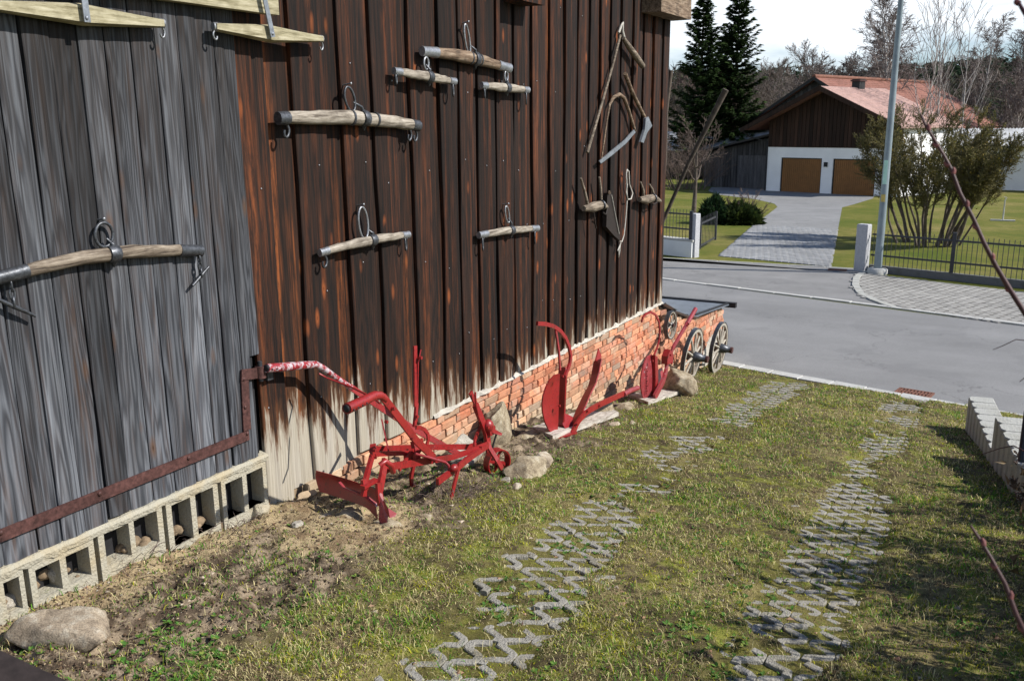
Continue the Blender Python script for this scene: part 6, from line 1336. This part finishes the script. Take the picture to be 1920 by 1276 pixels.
# spruces
def spruce(label, base, H_, rad0, seed):
    rr = random.Random(seed); rs = np.random.RandomState(seed); base = np.array(base, float); root = thing('spruce_tree', label, 'spruce', base, 'dark spruces by the barn corner')
    link('trunk', seg_mesh('trunk', [(*base, *(base + (0, 0, H_ * .5)), .28, .15), (*(base + (0, 0, H_ * .5)), *(base + (0, 0, H_)), .15, .02)], M['bark'], 7), root)
    V, C_, segs = [], [], []; z = H_ * .04
    while z < H_ * .985:
        t = z / H_; Rz = rad0 * (1 - t) ** .72 * rr.uniform(.62, 1.12) + .10; nb_ = int(8 + 5 * (1 - t))
        for k in range(nb_):
            th = rr.uniform(0, 6.283); L = Rz * rr.uniform(.5, 1.2); droop = rr.uniform(.15, .4) * (1 - t * .9); m = max(4, int(L / .17)); c0 = base + (0, 0, z)
            dx, dy = math.cos(th), math.sin(th); pr = c0
            for i in range(1, m + 1):
                s = i / m; zz = -droop * L * s + .30 * L * s ** 2.6 + (.25 * t * L * s); q = c0 + np.array([dx * L * s, dy * L * s, zz]); segs.append((*pr, *q, .025 * (1 - s) + .006, .02 * (1 - s) + .005)); pr = q
                w = .42 * (1 - s) * L ** .5 * .8 + .14; nn_ = 13
                a = rs.rand(nn_) * 6.283; ln = (.20 + .20 * rs.rand(nn_)); off_ = (rs.rand(nn_, 3) - .5) * np.array([w, w, .12]) + np.stack([0 * a, 0 * a, -rs.rand(nn_) * .22 * (1 - t)], 1); p0 = q + off_
                dirv = np.stack([np.cos(a) * .6 + dx * .7, np.sin(a) * .6 + dy * .7, -.35 + .5 * rs.rand(nn_)], 1); sd_ = np.stack([-dy + .5 * np.sin(a), dx + .5 * np.cos(a), .4 * rs.randn(nn_)], 1) * .085
                tri = np.stack([p0 - sd_, p0 + sd_, p0 + dirv * ln[:, None]], 1); V.append(tri)
                g = np.array([.018, .034, .012]) * (.6 + .9 * rs.rand(nn_, 1)) + np.array([.012, .022, .0]) * (s ** 3); C_.append(np.repeat(g[:, None], 3, 1))
        z += .27 + .12 * (1 - t)
    V = np.concatenate(V).reshape(-1, 3); C_ = np.concatenate(C_).reshape(-1, 3); T = np.arange(len(V)).reshape(-1, 3)
    link('crown', fast_mesh('crown', V, T, M['spruce'], C_), root); link('limbs', seg_mesh('limbs', segs, M['bark'], 3), root)['kind'] = 'stuff'; return len(T)
nt_ = 0
nt_ += spruce('broad dark spruce nearest to the barn corner', far_at(1305, 72), Htop(1305, -6, 72), 3.5, 3)
nt_ += spruce('taller dark spruce with open pointed top left of the houses', far_at(1368, 74), Htop(1372, -34, 74), 3.1, 4)
nt_ += spruce('slim dark spruce between and behind the two larger ones', far_at(1340, 79), Htop(1340, 70, 79), 2.5, 6)
print('spruce tris', nt_)

# distant wood on the rise behind: many small crowns joined, nobody could count them
rs = np.random.RandomState(5); V, C_, S_ = [], [], []
def hill_z(x, y): return -2.2 + 9.0 * float(sst(135, 250, y)) + 1.0 * math.sin(x * .045) * float(sst(150, 250, y))
for row, (y0_, cnt, hh) in enumerate(((128, 90, 6.5), (145, 110, 7.5), (165, 130, 8), (188, 140, 8.5), (212, 150, 8.5), (236, 150, 8.5))):
    for k in range(cnt):
        f = (k + rs.rand()) / cnt; px = 1180 + f * 1000; y_ = y0_ + rs.rand() * 22; b = far_at(px, y_); b[2] = hill_z(b[0], y_); top = hh * (.75 + .45 * rs.rand()); con = rs.rand() < ((.75 if px > 1640 else .35) if row >= 3 else .12)
        n_ = 200; a = rs.rand(n_) * 6.283; u_ = rs.rand(n_) ** .5; zz = rs.rand(n_)
        if con:
            rr_ = (.6 + (1 - zz) * top * .26) * u_; z_ = top * (.12 + .88 * zz); col = np.array([.028, .050, .026]) * (.6 + .9 * rs.rand(n_, 1)); sz = .8
        else:
            prf = np.sin(np.clip(zz * 1.05, 0, 1) * math.pi) ** .6; rr_ = prf * top * .34 * u_ + .2; z_ = top * (.05 + .95 * zz); base_c = [(.085, .062, .055), (.07, .06, .05), (.105, .075, .062), (.065, .065, .04)][rs.randint(4)]; col = np.array(base_c) * (.6 + .8 * rs.rand(n_, 1)); sz = .8
        p0 = b + np.stack([np.cos(a) * rr_, np.sin(a) * rr_, z_], 1); d1 = rs.randn(n_, 3) * sz; d1[:, 2] = np.abs(d1[:, 2]) * (1.3 if not con else -.4); d2 = rs.randn(n_, 3) * (.10 if not con else .30)
        V.append(np.stack([p0 - d2, p0 + d2, p0 + d1], 1)); C_.append(np.repeat(col[:, None], 3, 1))
V = np.concatenate(V).reshape(-1, 3); C_ = np.concatenate(C_).reshape(-1, 3)
o = link('distant_wood', fast_mesh('distant_wood', V, np.arange(len(V)).reshape(-1, 3), M['leaf'], C_)); o['kind'] = 'stuff'; print('wood tris', len(V) // 3)
hm_ = MB(); NXH, NYH = 40, 14
for j in range(NYH + 1):
    for i in range(NXH + 1):
        x = -260 + 380 * i / NXH; y_ = 125 + 165 * j / NYH; z = hill_z(x, y_); hm_.v.append((x, y_, z - (.5 if j == 0 else 0)))
hm_.f = [(j * (NXH + 1) + i, j * (NXH + 1) + i + 1, (j + 1) * (NXH + 1) + i + 1, (j + 1) * (NXH + 1) + i) for j in range(NYH) for i in range(NXH)]; hm_.sm = [True] * len(hm_.f)
M['forest_floor'] = simple('forest_floor', (.05, .045, .028), .95, .4, .4, .3)
structure('hill', hm_.mesh('hill', M['forest_floor']))

# thickets of bare shrubs
def thicket(name, label, base, w, d, h, n, seed, mat, cols=None, group=None, spread=.35, leaves=0, lcol=None, rbase=.03, cat='shrub', prm=None, lsz=1.0):
    rr = random.Random(seed); out = [[], [], [], []]; base = np.array(base, float); root = thing(name, label, cat, base, group)
    prm = prm or dict(levels=2, k=[7, 5, 4], wob=[.08, .14, .2], up=[.03, .04, .02], spread=[.5, .6], ratio=[.42, .45], nchild=[1.8, 1.5], start=[.15, .1], rmin=.006)
    for k in range(n):
        a = rr.uniform(0, 6.283); q = rr.random() ** .5; b = base + np.array([math.cos(a) * w * q, math.sin(a) * d * q, 0]); dv = np.array([math.cos(a) * q * spread * 2, math.sin(a) * q * spread * 2, 1.0]); dv /= np.linalg.norm(dv)
        grow(rr, b, dv, h * rr.uniform(.75, 1.1) * (1 - .25 * q), rbase * rr.uniform(.6, 1.2), 0, out, prm)
    link('stems', seg_mesh('stems', out[0], M[mat[0]], 5), root)['kind'] = 'stuff'; link('twigs', seg_mesh('twigs', out[1] + out[2] + out[3], M[mat[1]], 3), root)['kind'] = 'stuff'
    if leaves:
        tw = np.array(out[1] + out[2]); rs = np.random.RandomState(seed); i = rs.randint(0, len(tw), leaves); t = rs.rand(leaves, 1); p0 = tw[i, :3] * (1 - t) + tw[i, 3:6] * t + rs.randn(leaves, 3) * .06
        d1 = rs.randn(leaves, 3) * .045 * lsz; d2 = rs.randn(leaves, 3) * .018 * lsz; c = np.array(lcol)[rs.randint(0, len(lcol), leaves)] * (.6 + .8 * rs.rand(leaves, 1))
        V = np.stack([p0 - d2, p0 + d2, p0 + d1 + np.array([0, 0, .03])], 1); link('foliage', fast_mesh('foliage', V.reshape(-1, 3), np.arange(leaves * 3).reshape(-1, 3), M['leaf'], np.repeat(c[:, None], 3, 1).reshape(-1, 3)), root)
    return root
bb = gnd(1738, 458); bb[2] = zg(bb[1]) - .02
print('big shrub at', bb, 'height', on_y(1740, 190, bb[1])[2] - bb[2], 'px/m', F / (ROT.T @ (bb - CAM))[2])
WIL = dict(levels=3, k=[9, 6, 5, 4], wob=[.07, .12, .18, .22], up=[.02, .02, .01, 0], spread=[.40, .5, .6], ratio=[.40, .5, .55], nchild=[2.0, 2.2, 1.5], start=[.36, .1, .1], rmin=.0065)
thicket('big_shrub', 'big fan shaped shrub with olive foliage behind the right fence', bb, .95, .8, 4.3, 26, 11, ('bark', 'twig_olive'), None, None, .31, 15000, [(.18, .15, .03), (.13, .12, .03), (.20, .15, .045), (.09, .09, .03)], .06, prm=WIL, lsz=.8)
b_ = far_at(1282, 58); thicket('bare_shrub', 'reddish brown twiggy shrub left of the leaning pole', b_, 1.4, 1.0, Htop(1282, 196, 58) * .62, 46, 12, ('twig', 'twig'), spread=.45)
for i, (px, y, ht, w, n, lab) in enumerate(((1440, 88, 170, 3.2, 26, 'grey bare thicket rising between the spruces and the roofs'), (1250, 84, 160, 2.4, 30, 'bare thicket showing above the barn corner edge'), (1800, 78, 180, 4.2, 26, 'brown bare thicket behind the right part of the big shrub'), (1880, 80, 190, 4.0, 24, 'brown bare thicket above the hall roof at the right'), (1720, 82, 190, 3.6, 24, 'brown bare thicket behind the lamp post'), (1405, 92, 185, 2.6, 34, 'dim olive thicket at the right foot of the spruces'))):
    b_ = far_at(px, y); thicket('bare_shrub', lab, b_, w, 1.8, Htop(px, ht, y) * .72, n, 70 + i, ('bark', 'twig_far'), group='bare thickets behind the houses', spread=.22, rbase=.05, leaves=0)
# orchard tree left of the driveway
ORCH = dict(levels=3, k=[6, 6, 5, 3], wob=[.05, .2, .25, .3], up=[.0, .10, .08, .05], spread=[.95, .7, .7], ratio=[.72, .42, .4], nchild=[2.4, 1.7, 1.4], start=[.42, .2, .2], rmin=.009)
b_ = gnd(1300, 408); bare_tree('orchard_tree', 'small knotty fruit tree on the lawn behind the left fence', b_, on_y(1300, 262, b_[1])[2] - b_[2], .12, 91, ORCH, ('bark', 'twig'))
# evergreen bushes beside the gate
def bush(label, c, r, n, seed, cols, group=None):
    rs = np.random.RandomState(seed); root = thing('evergreen_bush', label, 'bush', c, group); u = rs.randn(n, 3); u /= np.linalg.norm(u, axis=1, keepdims=True); u[:, 2] = np.abs(u[:, 2]); q = rs.rand(n, 1) ** .28
    f = 1 + .22 * np.sin(u[:, :1] * 5 + seed) * np.cos(u[:, 1:2] * 6); p0 = np.array(c) + u * q * np.array(r) * f; d1 = u * (.10 + .12 * rs.rand(n, 1)) + rs.randn(n, 3) * .06; d2 = rs.randn(n, 3) * .035
    cc = np.array(cols)[rs.randint(0, len(cols), n)] * (.6 + .8 * rs.rand(n, 1)); V = np.stack([p0 - d2, p0 + d2, p0 + d1], 1)
    link('foliage', fast_mesh('foliage', V.reshape(-1, 3), np.arange(3 * n).reshape(-1, 3), M['leaf'], np.repeat(cc[:, None], 3, 1).reshape(-1, 3)), root)
    segs = []
    for k in range(14): a = rs.rand() * 6.28; segs.append((*c, *(np.array(c) + np.array([math.cos(a) * r[0] * .7, math.sin(a) * r[1] * .7, r[2] * (.4 + .5 * rs.rand())])), .03, .01))
    link('branches', seg_mesh('branches', segs, M['bark'], 4), root)
c = gnd(1338, 419); sc_ = (ROT.T @ (c - CAM))[2] / F
bush('rounded dark green bush behind the open garden gate', c, (24 * sc_, .55, 44 * sc_), 7000, 1, [(.02, .045, .018), (.03, .06, .02), (.015, .03, .015)])
c = gnd(1386, 420); bush('lower wide green bush reaching to the paved driveway', c, (38 * sc_, .6, 33 * sc_), 7000, 2, [(.03, .05, .012), (.05, .07, .015), (.02, .035, .012)])
thicket('bare_shrub', 'tiny bare bush sticking out above the wide green bush', c + np.array([.3, .3, 0]), .5, .3, 1.25, 9, 15, ('twig_red', 'twig'), rbase=.012)
# bird feeding post on the right lawn
g = gnd(1880, 414); t = thing('garden_stake', 'small dark garden stake on a flat base on the right lawn', 'stake', g)
part('stake', MB().tube([g, g + (0, 0, .85), g + (.05, 0, .95), g + (-.06, 0, .98)], [.03, .025, .02, .015], 7), M['kerb'], t); part('base_plate', MB().box(g - (.45, .12, .02), g + (.45, .12, .05), .004), M['kerb'], t)
# shrub just right of the frame: throws the dappled shade over the near lawn, its dry stalks reach the right edge
rr = random.Random(77)
thicket('dry_hedge', 'leafy brown hedge plant just beyond the right edge', np.array([1.55, 6.2, zg(6.2)]), .5, 1.9, 1.7, 60, 16, ('twig', 'twig'), spread=.25, leaves=3200, lcol=[(.2, .14, .08), (.12, .1, .04), (.09, .12, .03)], rbase=.012, cat='hedge')
thicket('dry_hedge', 'brown leafy hedge plant at the lower right edge', np.array([1.6, 4.2, zg(4.2)]), .45, 1.4, 1.7, 46, 17, ('twig', 'twig'), spread=.22, leaves=2800, lcol=[(.2, .14, .08), (.12, .1, .04), (.09, .12, .03)], rbase=.012, cat='hedge')
thicket('dry_stalks', 'tangle of dry stalks at the foot of the dark blue post', np.array([.50, 7.75, zg(7.75)]), .14, .4, .5, 9, 18, ('twig', 'twig'), spread=.5, rbase=.006, leaves=120, lcol=[(.3, .22, .13), (.2, .14, .08)], lsz=.6, cat='dry plant')
thicket('dry_stalks', 'brown dead plant low at the right edge of the lawn', np.array([.52, 5.6, zg(5.6)]), .12, .9, .35, 10, 19, ('twig', 'twig'), spread=.5, rbase=.006, leaves=250, lcol=[(.16, .11, .07), (.1, .08, .04)], lsz=.6, cat='dry plant')
# foreground twigs of a budding shrub at the camera
bs = thing('budding_shrub', 'reddish budding twigs of a shrub very close at the right edge', 'shrub', (1.0, 1.1, zg(1.1)))
def twig_line(pts, d0, d1, r0, r1, buds, tail=None):
    n = len(pts); P = [at_d(px, py, d0 + (d1 - d0) * i / (n - 1)) for i, (px, py) in enumerate(pts)]
    if tail is not None: P = [np.array(tail)] + P
    rr_ = list(np.linspace(r0, r1, len(P))); mb = MB().tube(P, rr_, 7); part('stem', mb, M['twig_red'], bs)
    for t_, s in buds:
        i = int(t_ * (len(P) - 1)); f = t_ * (len(P) - 1) - i; i = min(i, len(P) - 2); p = P[i] + (P[i + 1] - P[i]) * f; d = (P[i + 1] - P[i]); d /= np.linalg.norm(d); sd = np.cross(d, (0, 1, 0)) * s
        part('bud', MB().tube([p, p + d * .004 + sd * .0028, p + d * .008 + sd * .0035], [.0030, .0026, .0008], 7), M['bud'], bs)
twig_line([(1930, 600), (1895, 545), (1868, 500), (1845, 455), (1826, 412), (1800, 362), (1784, 318), (1770, 292), (1752, 262), (1736, 236), (1727, 216)], 1.15, 1.2, .0036, .0016, [(.18, 1), (.30, -1), (.42, 1), (.5, -1), (.62, -1), (.66, 1), (.78, 1), (.88, -1)], (.95, .95, 1.0))
twig_line([(1935, 1215), (1905, 1150), (1885, 1095), (1858, 1045), (1838, 1012), (1820, 985)], .95, 1.0, .0034, .0015, [(.25, 1), (.42, -1), (.6, 1), (.78, -1)], (.9, .8, .6))
twig_line([(1945, 60), (1921, 24), (1908, 2), (1896, -25)], .9, .95, .0030, .0014, [(.45, -1), (.7, 1)], (.95, .8, 1.6))
twig_line([(1940, 640), (1905, 636), (1880, 648), (1862, 655)], 1.6, 1.65, .0009, .0006, [])
twig_line([(1945, 700), (1925, 705), (1912, 715)], 1.6, 1.65, .0009, .0006, [])
twig_line([(1950, 860), (1900, 835), (1875, 840), (1845, 850), (1790, 856)], 2.6, 2.9, .0022, .0010, [])
# pile of dry twigs by the cultivator
rr = random.Random(3); segs = []
for cx_, cy_, n_ in ((880, 928, 150), (840, 945, 60), (1225, 770, 20), (1262, 725, 70), (250, 1050, 60), (420, 1000, 40)):
    g = gnd(cx_, cy_)
    for k in range(n_):
        p = g + np.array([rr.gauss(0, .12), rr.gauss(0, .16), 0]); p[2] = float(terr_z(np.array(p[0]), np.array(p[1]))) + rr.uniform(.0, .04); a = rr.uniform(0, 6.28); L = rr.uniform(.05, .16); e = rr.uniform(-.1, .7)
        q = p + np.array([math.cos(a), math.sin(a), e]) * L; m_ = (p + q) / 2 + np.array([0, 0, .015]); segs += [(*p, *m_, .0022, .0018), (*m_, *q, .0018, .0010)]
o = link('dry_twig_litter', seg_mesh('dry_twig_litter', segs, M['twig'], 3)); o['kind'] = 'stuff'
